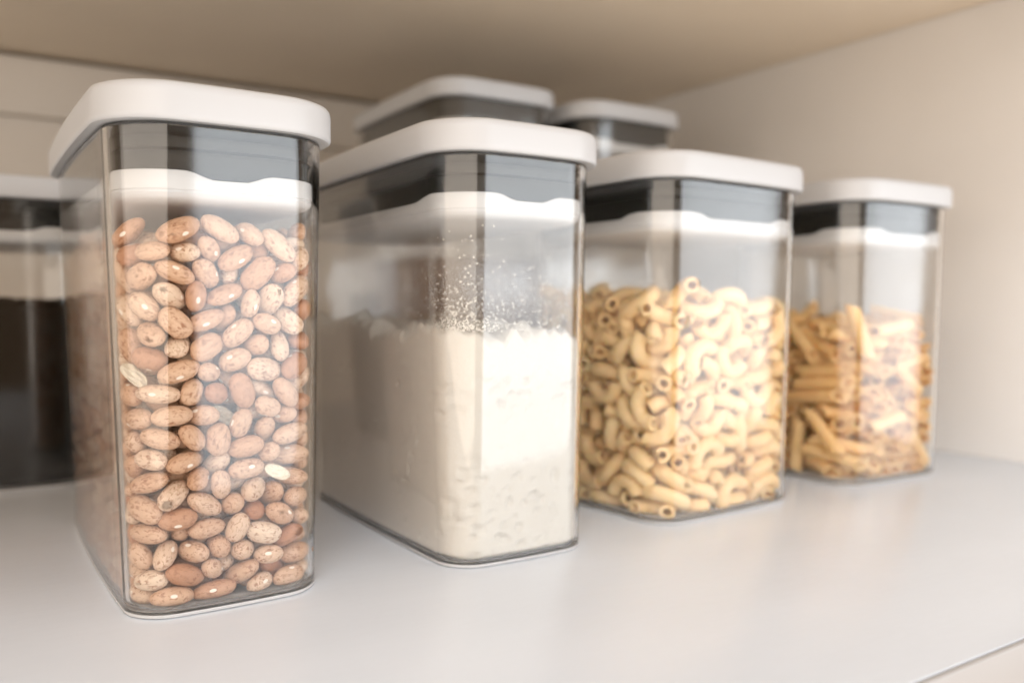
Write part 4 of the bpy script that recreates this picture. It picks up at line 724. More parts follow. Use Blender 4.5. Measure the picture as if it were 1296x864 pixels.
1 357 597 1284 169 -80 -124 447  2 372 711 1264 370 109 -318 -17  0 268 954 1320 466 50 -171 32  3 -135 -649 1308 89 89 483 -34  3 -152 -559 1317 240 -273 -257 -228  0 -245 -35 1280 430 -181 -151 -96
2 -240 658 1258 415 38 -111 252  3 -112 973 1287 89 109 -43 478  2 -135 7 1359 99 145 -451 -127  0 -117 206 1319 179 -303 306 -180  0 67 758 1297 477 6 -54 140  3 -73 770 1220 113 62 132 465
3 371 -753 1262 381 -126 22 -297  0 186 -670 1332 411 -103 141 225  0 358 -641 1309 183 165 176 398  0 153 -225 1398 110 -163 451 -88  2 225 -206 1275 120 121 412 226  0 271 96 1336 187 -400 223 -71
3 234 359 1314 133 -79 375 292  1 169 541 1269 349 -227 -180 -210  3 209 637 1282 405 -27 97 276  0 111 866 1356 311 278 -40 -272  0 -270 -569 1335 460 184 -8 -66  0 -235 -289 1329 362 149 130 -282
1 -203 226 1270 301 223 216 251  1 -111 426 1339 416 -224 120 -111  3 -323 661 1326 32 -87 -2 -491  1 -286 770 1348 415 144 209 -118  1 33 -712 1295 428 153 -114 -173  0 -118 -453 1307 148 -154 10 -452
1 131 -113 1292 478 -1 18 146  0 -170 558 1294 322 -142 -102 -340  3 -103 877 1233 494 -16 62 46  0 115 -764 1355 170 212 52 416  1 346 -519 1301 492 -30 -63 57  2 349 -283 1353 474 8 -159 16
2 187 8 1336 319 -221 -165 268  0 368 148 1327 316 -161 34 -350  1 356 493 1384 192 -57 71 -453  3 260 450 1323 453 -153 -123 79  0 194 751 1265 184 -186 -69 -421  2 373 816 1322 376 70 -305 -103
1 -273 -705 1348 464 10 40 -181  3 -324 -400 1323 158 27 153 -448  3 -176 -382 1355 296 -168 -9 -366  1 -262 -163 1287 409 -30 11 -286  2 -281 102 1322 288 81 -22 400  2 -233 352 1392 226 -69 310 -313
0 -267 575 1338 226 -23 29 -444  2 -158 597 1409 131 -202 428 95  0 -271 948 1248 102 189 110 -438  3 -194 -652 1376 322 -15 31 381  3 71 974 1349 481 117 -39 -62  1 358 -742 1373 207 -108 294 330
3 198 -438 1287 456 -120 -51 -160  1 275 -384 1344 405 75 -129 -253  1 238 -115 1347 111 43 61 -482  2 163 167 1378 487 36 -85 -63  0 367 266 1370 285 -282 -275 -116  1 279 562 1335 442 -191 -121 -60
0 220 771 1357 473 -127 76 -65  1 207 861 1291 226 173 -142 385  0 -297 -606 1421 187 106 108 438  3 -265 -469 1333 52 -206 183 414  1 -125 -175 1396 39 156 -377 -287  2 -270 27 1386 141 130 -42 460
1 -198 228 1373 280 -103 -186 356  1 -226 450 1330 392 45 23 -307  3 -92 720 1385 453 183 -93 -51  3 -197 878 1280 186 91 -116 -440  3 121 -593 1299 408 236 -11 166  0 121 -450 1358 235 364 -103 -227
3 107 85 1343 395 261 -151 -61  3 175 343 1382 124 -95 164 446  0 162 473 1353 146 47 252 -404  2 -56 751 1311 212 66 75 -442  3 -13 824 1261 168 31 -60 466  0 351 -647 1411 55 120 32 -481
1 223 -472 1397 20 -417 171 -215  1 174 -427 1463 179 -141 163 414  0 368 -172 1408 320 40 137 356  3 371 -46 1419 329 37 -172 -333  1 117 268 1323 444 -172 -103 114  3 286 679 1314 181 -315 118 -323
1 189 957 1383 243 43 35 -433  3 -141 -750 1393 278 118 -188 -351  1 -160 -293 1404 134 -328 -194 295  0 -292 -80 1363 374 303 -58 122  2 -250 -20 1460 55 -80 89 -482  2 -282 916 1342 331 177 -78 -321
3 -111 315 1391 423 -6 106 245  3 -140 654 1325 145 350 323 52  0 -104 866 1329 189 249 158 357  1 232 -772 1356 63 -30 -68 -490  2 345 -533 1393 473 76 -47 -136  3 276 -203 1373 325 377 10 -48
0 290 45 1555 80 140 473 -23  1 365 68 1416 232 -84 416 -127  3 229 244 1354 440 38 -89 -217  2 253 618 1416 127 -81 325 -349  1 181 670 1363 56 27 -195 -456  3 292 854 1345 419 23 -102 251
2 -287 -476 1436 81 -314 -330 189  0 -253 -354 1407 87 -147 -23 469  2 -276 -180 1378 15 9 -117 486  1 -287 159 1417 200 -74 14 -452  3 -282 240 1331 141 -260 207 -346  0 -284 556 1437 235 -171 150 -378
1 -107 -621 1401 288 -166 99 -360  3 -185 -498 1400 292 240 -182 -272  2 -18 -183 1448 246 -246 -106 -343  0 -161 117 1393 167 -467 54 30  1 107 625 1447 126 56 -217 429  1 -55 971 1361 41 186 -268 377
3 169 -750 1447 333 -207 -289 -113  0 376 -351 1445 304 -153 -256 262  3 226 -275 1355 186 -20 214 411  1 138 -112 1392 173 119 -50 -451  2 325 176 1411 1 46 -30 -497  3 173 255 1422 108 -124 151 448
2 259 452 1423 346 159 -19 -324  1 135 795 1432 232 53 -97 -429  2 277 946 1438 77 142 -25 473  1 -205 -589 1456 377 -217 162 -185  3 -276 -253 1431 423 196 18 179  2 -109 196 1433 195 -30 -368 276
2 -183 482 1416 499 -5 -11 -32  2 -83 554 1467 10 -359 312 154  1 -187 959 1365 261 135 -11 404  2 82 -781 1466 333 214 -198 -232  2 100 -658 1434 472 48 65 -143  3 101 -337 1396 72 266 392 -142
1 108 68 1438 71 -17 -144 473  1 -93 396 1444 65 247 -375 211  2 48 697 1377 1 65 -136 -477  3 1 878 1340 466 151 83 57  0 180 -584 1406 381 76 8 -315  2 287 -271 1440 380 14 130 -297
1 277 -11 1385 469 -57 160 32  0 241 82 1426 460 154 -49 111  3 281 308 1402 271 -154 -56 387  2 130 566 1549 302 -332 -67 -210  1 373 625 1380 254 -278 144 -296  0 132 922 1457 214 -18 18 451
3 -124 -535 1465 371 281 123 -135  1 -303 -173 1497 374 49 88 316  0 -205 -114 1441 300 320 235 46  2 -133 67 1478 304 311 184 164  3 -317 271 1428 383 -252 197 -29  0 -46 417 1537 50 337 347 116
1 -219 697 1363 211 -68 26 -448  0 -180 811 1364 464 121 -114 -85  2 -163 -711 1490 465 15 142 114  1 94 -488 1453 100 200 355 272  1 -107 -106 1492 140 27 -69 474  1 3 353 1461 53 457 73 183
2 -33 647 1440 142 31 -193 438  3 40 801 1379 491 -31 34 -84  2 245 -680 1446 299 223 -209 259  2 294 -583 1467 471 -162 -42 16  3 365 -132 1490 124 62 40 479  2 267 -112 1439 34 -219 448 -5
1 360 146 1594 472 -89 41 -133  3 362 360 1420 150 -20 242 411  1 371 454 1473 385 96 177 -248  2 209 718 1448 96 474 111 62  3 359 870 1422 125 250 -164 381  1 -234 -733 1432 392 -66 94 -288
1 -295 -378 1493 194 418 -152 122  0 -32 -366 1494 70 -148 42 471  2 -217 844 1526 204 141 277 335  0 -254 817 1438 412 63 84 264  2 172 -595 1501 470 48 -126 -105  2 -79 -458 1446 417 227 -131 87
2 204 -337 1440 217 324 49 -308  0 4 170 1484 373 251 -218 -20  0 234 352 1474 237 -3 128 -421  3 171 426 1452 341 169 -96 309  1 -171 749 1446 163 -456 -124 -19  2 21 957 1438 251 327 79 272
0 368 -461 1485 369 -181 284 -11  0 232 -180 1515 119 104 473 37  1 205 5 1480 287 401 20 78  1 322 133 1502 157 -177 -277 343  1 254 458 1531 394 -304 -28 38  0 356 660 1481 126 94 10 475
1 326 727 1396 255 -300 159 263  3 381 790 1466 219 281 109 334  2 -145 -209 1484 151 -475 -6 -45  1 -244 85 1476 8 -71 318 -380  1 -182 311 1469 307 -87 294 -249  2 -290 939 1445 76 80 -486 -33
1 83 -388 1502 204 -200 268 311  2 102 -183 1464 464 11 -147 -115  0 10 -107 1514 14 -228 375 -240  2 114 -70 1478 10 -425 143 -221  1 91 288 1461 238 383 124 175  1 5 457 1459 11 78 350 348
1 16 735 1458 471 -89 -9 -140  3 -68 810 1407 406 209 -97 -178  3 270 -778 1443 262 346 -96 -229  0 255 -506 1506 416 -243 51 123  0 287 -407 1460 82 235 -42 432  2 250 -70 1532 16 -39 220 -447
3 125 175 1461 3 -226 -443 -47  2 368 226 1501 58 -274 -243 335  3 221 900 1521 75 258 351 234  2 239 845 1424 235 -401 47 -178  3 124 729 1507 198 -442 -118 31  0 -279 -655 1510 33 -363 -340 40
2 -93 -295 1537 66 147 101 -462  1 -158 160 1532 409 260 45 114  2 -260 428 1480 277 377 -176 20  3 -255 670 1454 489 -39 71 -69  2 -77 793 1505 113 291 -347 -180  2 -15 -727 1514 72 -4 446 -214
1 127 -503 1547 171 -458 -57 89  2 58 -217 1540 415 -66 -83 258  1 -273 160 1561 284 -22 -194 362  1 211 145 1504 389 60 198 236  1 -74 286 1490 20 143 146 -456  1 148 525 1450 390 285 118 55
2 172 654 1529 413 205 123 -148  1 32 846 1458 30 -1 11 499  1 293 -310 1523 15 -125 -445 -189  1 361 -228 1509 19 -157 -338 -333  3 324 1 1479 210 -83 319 312  3 269 242 1479 81 377 103 301
0 360 286 1591 456 -110 -66 161  2 349 351 1515 473 65 52 139  3 234 557 1502 235 -142 186 -374  1 102 974 1536 476 -118 0 -98  1 -207 -465 1492 137 309 356 -95  3 -219 -295 1492 57 -245 -432 -7
2 -207 -67 1539 234 140 -255 -332  1 -248 229 1491 201 -101 -326 306  0 -296 522 1534 31 217 448 27  3 -71 915 1454 276 -203 -245 270  3 -121 -798 1507 133 -403 102 244  3 109 -294 1480 146 -414 -2 239
1 -82 -8 1528 435 130 156 -141  3 100 113 1536 129 289 190 -337  3 173 257 1519 330 203 -214 -233  2 72 482 1538 371 -310 128 -9  1 21 568 1488 91 -254 -416 -62  2 -158 678 1510 464 148 -7 -113
3 -147 855 1452 223 161 416 -31  2 239 -758 1540 104 -222 420 -115  3 332 -730 1482 164 -343 26 -324  1 378 -72 1565 198 -250 156 -352  0 77 6 1530 228 8 -211 -392  0 241 198 1579 75 104 -474 96
1 120 378 1522 48 71 266 415  1 332 557 1463 308 -359 -120 -110  3 326 911 1514 44 36 328 -373  2 291 783 1522 360 58 46 339  3 -105 -660 1546 216 -20 -89 441  2 -295 -498 1537 291 -77 -118 382
3 -304 -299 1544 106 361 318 -84  2 8 315 1572 60 74 -488 -52  0 227 337 1565 267 72 15 416  0 -244 315 1556 355 -196 -42 -289  1 -247 970 1528 22 -70 388 -306  1 -159 965 1462 172 119 -188 -414
0 130 -704 1532 434 -139 -62 -196  2 -46 -620 1489 469 147 -40 -86  3 55 -570 1504 99 -277 -348 206  0 -25 80 1520 167 56 -87 460  3 21 -1 1447 418 -245 57 107  0 83 220 1542 107 -111 -97 466
1 -145 471 1511 348 191 2 305  0 -208 569 1489 345 -123 113 -321  1 137 833 1523 17 -24 -196 459
""")
MACS = unpack("""
0 -571 -414 704 201 -274 -234 282  0 -524 -511 584 228 343 -69 -275  0 -509 -512 1254 71 -455 -185 66  0 -297 -582 1013 143 -140 -320 -328  0 -514 -445 88 494 0 0 78  0 -460 -519 164 271 -107 44 -404
0 -160 -570 1183 316 -259 210 198  0 -537 -445 879 51 -494 -61 -11  0 -434 -530 273 253 -40 135 -408  0 -174 -565 592 282 292 221 -192  0 -566 43 392 126 -334 -129 325  0 -531 -390 1028 49 226 323 -304
0 14 -560 157 161 -157 -312 -320  0 -284 -549 774 53 336 346 120  0 -385 -518 1377 422 -171 -160 129  0 -241 -537 1297 129 -190 439 67  0 412 -583 1164 345 337 87 -100  0 -24 -580 950 179 -177 303 308
0 -441 -526 444 50 390 309 3  0 -561 -262 195 349 -12 -358 12  0 -214 -564 428 194 213 -302 275  0 -576 -91 778 358 -14 348 -15  0 -569 113 634 144 300 157 339  0 263 -575 743 268 -261 231 238
0 -483 -455 1101 345 -63 354 -42  0 -562 79 228 341 108 332 111  0 -512 -358 1348 36 -317 351 -157  0 -510 -119 308 5 -209 403 -209  0 -31 -555 1354 216 -163 -149 -393  0 364 -548 148 153 244 -346 217
0 -588 257 1242 349 -20 -357 19  0 -432 -506 1007 32 -408 229 -174  0 -535 -311 298 50 184 -61 458  0 -537 423 202 220 -26 448 -18  0 -552 382 333 270 -87 405 -73  0 99 -558 1066 356 -142 -139 -290
0 -562 -41 1133 354 -278 -175 130  0 -525 -115 488 71 -163 266 384  0 -533 -258 679 13 121 443 197  0 23 -550 830 354 35 -31 350  0 -546 -226 1023 80 8 202 450  0 -219 -491 657 151 381 -31 -284
0 -172 -531 894 440 -163 92 -147  0 361 -532 265 361 -24 -126 -321  0 -556 354 817 235 -188 -232 324  0 -530 -310 838 1 301 226 -329  0 -525 -95 884 103 209 -440 -47  0 13 -534 1250 287 161 -352 -134
0 -520 -343 389 166 -142 -446 -58  0 -232 -516 179 143 236 -417 15  0 130 -539 476 218 -32 345 -287  0 391 -536 523 279 -155 -55 -381  0 -499 -76 88 200 0 0 -458  0 -554 304 1102 80 -23 -479 118
0 263 -545 869 103 -303 383 32  0 446 -518 365 324 -128 -108 -342  0 -530 -236 1252 64 199 -244 383  0 -81 -508 736 132 -53 20 -479  0 -142 -516 296 150 76 -400 249  0 301 -479 441 65 60 -4 -492
0 -539 280 860 294 -47 296 -272  0 -524 42 837 10 -485 -111 46  0 245 -542 1306 89 -228 435 26  0 -528 373 530 284 -71 381 138  0 -417 -490 305 179 464 17 -45  0 -531 224 694 35 127 412 -251
0 -482 -440 1145 244 233 -121 349  0 452 -550 673 306 -142 -267 -255  0 -447 -440 701 416 -163 -105 -199  0 218 -508 550 209 -70 431 -125  0 -510 87 588 372 -57 -300 -135  0 277 -491 959 315 42 378 -78
0 -437 -473 509 437 -60 -212 104  0 -519 164 985 45 169 371 -287  0 -242 -454 88 52 0 0 497  0 -469 83 1271 255 -318 -237 -165  0 -543 349 1311 129 -242 -392 145  0 -39 -498 520 71 -63 461 170
0 -532 522 1258 294 216 342 21  0 -531 409 1112 340 -4 -328 164  0 -534 209 233 399 302 -1 7  0 -512 -107 1271 208 -318 -320 60  0 -523 331 559 244 -108 -404 -123  0 223 -481 334 488 44 59 -80
0 -477 -223 458 301 -92 133 365  0 -509 -235 1183 445 96 -133 160  0 -374 -523 930 39 250 415 118  0 -208 -448 1341 132 336 72 339  0 -300 -10 1356 163 -336 -168 -287  0 -251 -463 273 93 -77 -482 55
0 -393 -483 786 243 -173 -394 -75  0 -510 31 926 21 -469 -171 11  0 317 -531 1242 458 159 51 -109  0 506 -525 947 245 346 -111 240  0 -491 -145 1068 312 -61 107 -371  0 -495 52 1144 120 351 232 -242
0 129 -503 88 459 0 0 -199  0 -447 276 1343 240 -43 95 426  0 -109 -454 237 13 412 73 274  0 -44 -505 625 184 -402 -129 -193  0 424 -531 1054 361 -22 -115 326  0 -514 500 653 122 123 464 -69
0 -516 465 387 88 476 -122 30  0 116 -522 645 167 455 -124 -3  0 -487 472 1361 351 -63 103 -335  0 -521 435 950 81 -251 -421 55  0 318 -520 1137 6 -223 -434 -107  0 341 -476 88 0 -467 -178 0
0 -337 97 1332 416 229 -56 148  0 -466 268 98 321 45 81 -372  0 512 -468 892 111 -82 17 480  0 -477 55 88 458 0 0 200  0 -454 -121 642 49 -363 333 71  0 -485 286 1051 2 -383 305 -101
0 152 -484 1188 468 46 148 80  0 -496 463 93 33 33 498 10  0 42 -515 1235 420 -119 82 229  0 -443 -345 488 17 361 327 -111  0 -426 77 450 187 249 391 -16  0 -258 -423 1059 15 -399 124 274
0 265 -431 258 55 329 372 -24  0 -311 -430 543 236 45 -436 -44  0 -380 -446 1257 54 -366 -106 319  0 -435 -307 1263 245 94 -139 403  0 -460 -256 100 44 349 342 -97  0 252 -494 178 226 -26 20 445
0 -178 461 1353 42 24 226 443  0 -224 -445 1092 337 191 -294 117  0 83 -457 327 76 469 -145 59  0 565 -414 1303 451 30 -214 -2  0 506 -485 591 27 -156 -470 63  0 -235 -425 687 406 -76 -218 -178
0 531 -397 223 68 443 119 186  0 -427 -253 607 185 -124 -206 -398  0 -450 100 255 110 -313 59 369  0 -441 -407 598 4 -27 -489 100  0 568 -396 766 363 -55 -339 18  0 205 -392 974 110 314 -52 370
0 -450 109 1225 162 122 454 -51  0 -445 550 477 223 -139 222 363  0 -416 526 698 397 -136 -3 -272  0 535 -423 482 34 -60 -86 488  0 -237 -431 1231 60 -175 461 61  0 -421 -67 1010 350 32 -41 354
0 -393 60 545 299 -84 -117 -374  0 15 -433 1139 92 -463 130 101  0 -278 -432 842 118 463 -33 142  0 -439 56 991 136 -395 -274 -5  0 -368 -142 1335 131 465 59 117  0 343 -495 804 342 107 -141 320
0 544 -452 1199 69 11 -93 486  0 -72 -458 142 203 150 -310 300  0 -376 368 433 464 -29 -103 -154  0 134 62 1328 305 -323 -124 -192  0 13 -379 210 149 459 119 -56  0 -383 -416 374 16 422 255 79
0 -385 -80 355 455 32 -102 178  0 -459 139 736 25 -206 -34 454  0 -314 -136 957 93 -359 334 -38  0 380 -431 710 140 259 -392 98  0 -464 571 1099 354 321 146 8  0 -395 -109 520 49 262 -405 -123
0 -372 449 573 347 114 -336 63  0 -358 -304 720 335 128 -97 335  0 -400 302 158 66 87 48 486  0 145 -399 803 39 367 -321 -104  0 12 -472 977 74 331 -329 -163  0 -394 -113 162 451 107 -110 152
0 -454 227 1222 233 153 148 388  0 -424 -47 686 0 176 455 -111  0 -168 -325 1300 19 -420 -248 110  0 -400 -75 245 398 -75 -262 -130  0 -285 -388 338 96 396 265 116  0 -414 490 859 234 323 289 -85
0 21 -399 88 214 0 0 452  0 217 -378 684 310 19 391 -19  0 71 -435 715 457 -115 -7 -168  0 -384 -323 897 183 -107 -450 -51  0 359 -389 1206 168 146 -316 317  0 -434 -305 221 1 -175 303 -357
0 -384 349 319 279 -161 -110 -367  0 -259 526 355 104 69 415 250  0 -7 -393 370 144 -368 293 90  0 -24 -382 546 427 3 135 223  0 -399 -238 1029 337 229 248 -150  0 -320 -378 130 221 -212 -40 393
0 -429 126 323 186 -66 107 -447  0 -405 311 956 221 -144 30 -424  0 -62 -374 914 32 496 14 -51  0 -351 -27 1091 91 461 -165 44  0 227 -380 1094 82 -156 57 -464  0 -295 511 88 417 0 0 -276
0 -188 -262 116 369 115 -279 150  0 -400 512 258 179 213 -111 400  0 -412 192 454 341 139 -39 337  0 -83 -343 457 119 -46 -483 -22  0 -357 255 1039 113 449 -73 172  0 443 -405 952 42 463 -105 151
0 21 -405 1013 454 -73 65 186  0 130 -406 141 348 -24 -304 -191  0 -340 72 102 489 -54 19 85  0 456 -327 499 146 -257 42 401  0 -238 -343 961 299 205 307 -157  0 -384 470 210 86 474 34 -130
0 -297 256 383 215 -401 166 122  0 -165 -337 550 10 33 498 25  0 -299 67 635 58 467 164 41  0 -319 75 728 223 1 -72 -442  0 -402 363 749 47 294 263 303  0 333 -302 1062 28 -133 -41 479
0 -314 410 1109 230 -337 275 88  0 206 -244 159 327 -6 -285 249  0 507 -408 149 443 -156 -44 -165  0 -404 -323 181 490 28 -93 -7  0 463 -393 364 332 -24 -78 -365  0 -318 439 368 240 -341 243 129
0 214 -251 383 27 455 -71 193  0 -248 -169 609 146 -422 222 38  0 -352 211 617 15 -57 -312 386  0 342 -445 616 399 -84 -158 -243  0 -309 289 597 340 179 -215 237  0 -407 -302 860 151 278 163 -352
0 -281 170 1030 341 75 -141 -329  0 -345 -279 1039 337 -189 51 -313  0 -301 589 1291 290 282 205 -211  0 436 -355 1134 91 -50 51 -486  0 343 209 1303 119 411 258 -6  0 -11 355 88 0 116 486 0
0 495 -219 115 114 -416 253 -4  0 530 142 88 0 0 0 -500  0 439 381 88 486 0 0 119  0 -158 485 164 113 -335 154 -318  0 -23 332 144 309 -270 -122 -258  0 277 -176 88 0 52 -497 0
0 303 328 88 481 0 0 136  0 -210 287 188 231 -252 -271 244  0 290 110 88 0 -487 -114 0  0 466 170 143 181 166 -314 302  0 255 531 94 355 35 13 -350  0 -27 540 115 208 -293 -262 -229
0 413 -375 115 417 58 100 250  0 334 -130 145 297 -69 254 -304  0 503 502 116 407 -22 212 197  0 178 324 200 445 -196 6 115  0 463 -75 134 33 -274 53 -413  0 497 350 184 476 11 -37 148
0 -298 128 181 49 -279 -409 -56  0 -270 461 149 420 88 -256 -20  0 506 -102 182 268 394 -50 143  0 358 265 180 396 -46 -117 -278  0 0 401 209 157 461 109 -29  0 563 -84 273 354 -48 -346 49
0 258 412 177 456 11 -89 185  0 48 514 245 62 414 217 -167  0 415 -238 208 292 183 205 -299  0 417 37 189 24 -232 -433 -87  0 289 376 272 286 -124 -57 -387  0 -365 282 225 237 359 -251 47
0 57 274 234 107 -373 223 223  0 431 -258 285 91 -86 -464 -138  0 386 176 244 221 -113 -376 -217  0 421 392 311 382 4 -307 98  0 -83 389 269 113 151 460 -49  0 372 -5 258 14 277 -416 9
0 288 524 218 379 63 65 314  0 134 283 361 380 86 -299 93  0 469 104 295 253 166 -61 393  0 520 437 255 162 12 -457 121  0 -198 -265 283 25 260 -383 -187  0 526 -312 360 288 -276 -64 294
0 558 218 391 376 -133 -273 129  0 354 -298 354 248 81 -192 381  0 262 122 322 464 -48 -171 -56  0 384 555 315 241 -184 250 309  0 -15 -312 300 133 -321 319 166  0 123 555 343 242 316 246 -177
0 383 -88 331 34 -362 343 16  0 470 513 385 250 -134 50 -409  0 -229 -265 447 107 -405 -260 87  0 -179 281 412 448 -212 63 -9  0 456 -58 400 216 153 -396 153  0 252 282 413 385 -160 275 21
0 -260 53 368 74 392 -302 0  0 -108 521 343 190 -313 339 35  0 499 -191 456 329 272 139 -221  0 362 236 399 113 358 -84 -319  0 -288 -345 437 115 465 124 71  0 -120 454 379 89 -89 86 -476
0 565 15 422 311 -165 -307 177  0 529 447 445 94 -485 -50 61  0 431 146 397 62 455 -160 116  0 360 414 395 69 362 270 204  0 -13 -275 387 66 334 -93 -354  0 301 569 512 226 221 -270 277
0 336 -21 448 38 -154 -89 466  0 292 445 449 74 1 494 -17  0 95 -416 452 443 36 -8 -230  0 -70 346 459 138 36 -478 36  0 309 18 534 35 79 -489 -62  0 316 290 504 252 -303 -177 -251
0 -163 506 506 13 -439 235 40  0 98 -305 488 173 -75 -405 224  0 68 434 372 73 -237 -432 43  0 372 -278 523 347 -175 -79 305  0 378 -161 508 239 182 -230 327  0 541 352 516 6 -77 -28 493
0 -331 -71 522 209 99 -362 256  0 68 544 473 201 359 217 -184  0 488 -5 521 98 -81 473 -100  0 307 428 533 408 -32 51 283  0 -363 502 521 443 70 -59 -213  0 104 348 491 456 -89 73 -169
0 523 146 542 14 -405 -175 -235  0 537 405 628 482 86 41 93  0 20 478 521 110 -473 -43 112  0 391 97 566 496 -52 4 31  0 399 358 617 181 161 7 437  0 56 376 577 20 -299 -399 25
0 198 328 652 48 -159 458 111  0 -151 372 592 375 17 325 60  0 76 422 640 90 269 12 411  0 330 -299 589 38 -352 73 -345  0 497 311 647 66 -178 -394 -242  0 -94 274 677 437 61 35 -232
0 -124 498 604 88 451 196 -9  0 572 -81 624 357 21 -348 -22  0 258 467 608 36 -482 -105 -74  0 -194 360 599 144 64 -347 324  0 61 -336 629 128 -77 -12 477  0 -211 309 749 179 -53 0 464
0 419 -43 630 448 59 -12 -215  0 239 417 726 423 25 205 168  0 48 531 688 97 227 426 -89  0 543 -200 768 424 -218 149 27  0 346 -39 686 56 473 -34 147  0 413 207 674 192 -379 207 162
0 -183 543 704 158 364 226 -204  0 540 93 699 467 -109 81 -115  0 462 541 666 235 -61 -234 369  0 -309 -200 710 172 271 248 -292  0 -237 511 706 342 120 -234 -253  0 461 140 737 390 201 129 -201
0 -339 -93 758 435 -31 137 203  0 -288 490 806 190 54 458 33  0 562 -331 655 377 -67 321 -11  0 443 368 746 218 -182 70 406  0 84 346 808 130 403 -74 -255  0 368 75 779 436 32 -57 -237
0 304 528 703 34 421 222 -150  0 -396 350 707 29 451 -211 24  0 -42 -379 750 429 -252 -38 28  0 59 399 825 267 -159 -243 -307  0 444 408 790 201 34 -453 52  0 -343 96 824 124 436 167 -128
0 39 548 781 6 353 -354 18  0 433 -282 686 111 -43 24 -485  0 432 -147 787 70 -18 -4 -495  0 332 483 773 50 93 -3 489  0 -355 127 859 64 337 -80 355  0 45 -300 792 329 220 -179 247
0 -148 380 850 13 -102 485 -60  0 335 -303 789 79 -436 -229 -41  0 550 -109 815 40 -22 458 -196  0 -134 484 890 272 90 -406 54  0 527 58 858 124 2 71 -479  0 298 221 791 47 322 63 -374
0 -390 323 883 27 -122 -480 -66  0 335 176 955 94 -16 224 -437  0 169 421 896 73 477 21 129  0 400 -355 834 135 351 -277 178  0 581 225 990 173 -311 178 -303  0 327 218 842 276 201 -71 358
0 -280 -107 842 272 -55 16 416  0 -9 516 887 112 -239 425 -14  0 372 10 887 205 -80 -132 429  0 283 378 915 79 290 -115 -383  0 -141 -343 1054 407 106 -261 -67  0 -130 399 964 57 383 -276 155
0 515 -29 913 115 -403 270 -34  0 547 328 848 482 29 102 -78  0 -335 471 990 2 -331 370 56  0 204 -320 878 62 -1 496 22  0 374 -211 889 94 -163 -463 1  0 458 527 878 265 4 -55 -420
0 108 -275 930 39 449 115 184  0 147 580 970 229 -236 269 264  0 532 -183 1039 181 402 -110 208  0 359 574 918 197 150 -281 331  0 -184 -323 855 405 -175 201 123  0 85 -258 993 151 106 -240 398
0 495 -249 951 392 -74 104 283  0 560 37 1021 387 -23 -290 125  0 406 266 927 54 -233 -135 -418  0 -269 38 936 38 305 12 395  0 -72 286 936 134 288 -151 356  0 333 -37 951 75 -375 -227 -229
0 479 345 928 104 434 128 -185  0 231 523 1052 35 45 459 189  0 499 418 996 183 -142 -47 -440  0 -248 581 990 331 -340 114 110  0 491 -354 1020 213 -310 -219 -246  0 302 105 991 317 -120 -240 -279
0 541 498 1048 403 -74 262 118  0 46 -321 1116 286 239 297 -150  0 440 -109 1006 63 452 -173 107  0 359 473 1023 208 -260 -133 348  0 -292 530 1070 220 141 -372 207  0 -92 511 1005 30 -171 -443 152
0 553 -384 1109 131 -465 -45 -120  0 408 105 1069 482 116 -22 63  0 324 402 1060 101 191 -448 -46  0 107 417 1017 234 -256 338 125  0 304 -57 1083 246 13 67 -430  0 426 238 1088 309 -79 292 251
0 -111 303 1068 61 -309 -343 -183  0 74 408 1049 420 -37 -242 -118  0 358 9 1156 373 -13 329 -53  0 437 405 1124 438 -47 82 -221  0 -179 350 1302 248 52 -279 329  0 174 527 1175 195 58 433 146
0 463 -82 1130 228 -75 -438 16  0 522 419 1166 423 132 -99 209  0 155 514 1214 324 -184 -98 -319  0 573 53 1153 420 -23 -267 44  0 369 587 1211 318 310 -160 164  0 -237 262 1161 19 454 205 41
0 -184 -350 1168 196 -102 -126 -430  0 -44 558 1096 309 -160 279 226  0 514 157 1169 241 -115 -420 -52  0 453 243 1179 286 -203 -356 5  0 -348 47 1163 482 -117 23 59  0 -373 440 1171 30 -494 65 -31
0 -23 493 1138 11 0 493 82  0 260 -348 1211 108 -138 -461 84  0 529 315 1239 452 -65 63 194  0 -371 -239 1162 7 478 109 97  0 -395 450 1218 210 -49 -240 -382  0 -170 547 1221 249 -120 49 413
0 528 -229 1202 122 469 -124 -2  0 361 458 1231 151 318 342 96  0 -196 40 1283 163 -438 102 -146  0 -97 118 1231 109 -207 -53 439  0 473 72 1253 147 166 -156 420  0 35 571 1320 264 -150 193 347
0 538 -91 1306 132 -355 -66 -320  0 294 376 1250 93 -394 -254 -147  0 -313 261 1283 139 289 -82 -375  0 -261 -174 1239 102 78 -483 -14  0 53 6 1243 91 -465 159 6  0 131 296 1202 192 439 -38 138
0 282 -80 1202 38 -44 127 -480  0 288 205 1215 142 270 -25 -395  0 93 -43 1309 173 -387 -214 -155  0 19 459 1237 184 -42 334 321  0 528 -50 1266 119 -427 200 116  0 142 394 1325 479 -10 -30 141
0 58 -326 1252 268 39 -5 420  0 -116 -126 1286 33 15 -52 496  0 -138 388 1198 91 309 -76 -374  0 290 -285 1280 43 -292 -391 101  0 -67 362 1234 429 -7 192 171  0 398 -177 1267 302 -196 251 240
0 23 -149 1285 401 111 65 270  0 29 326 1294 46 -186 -448 113
""")
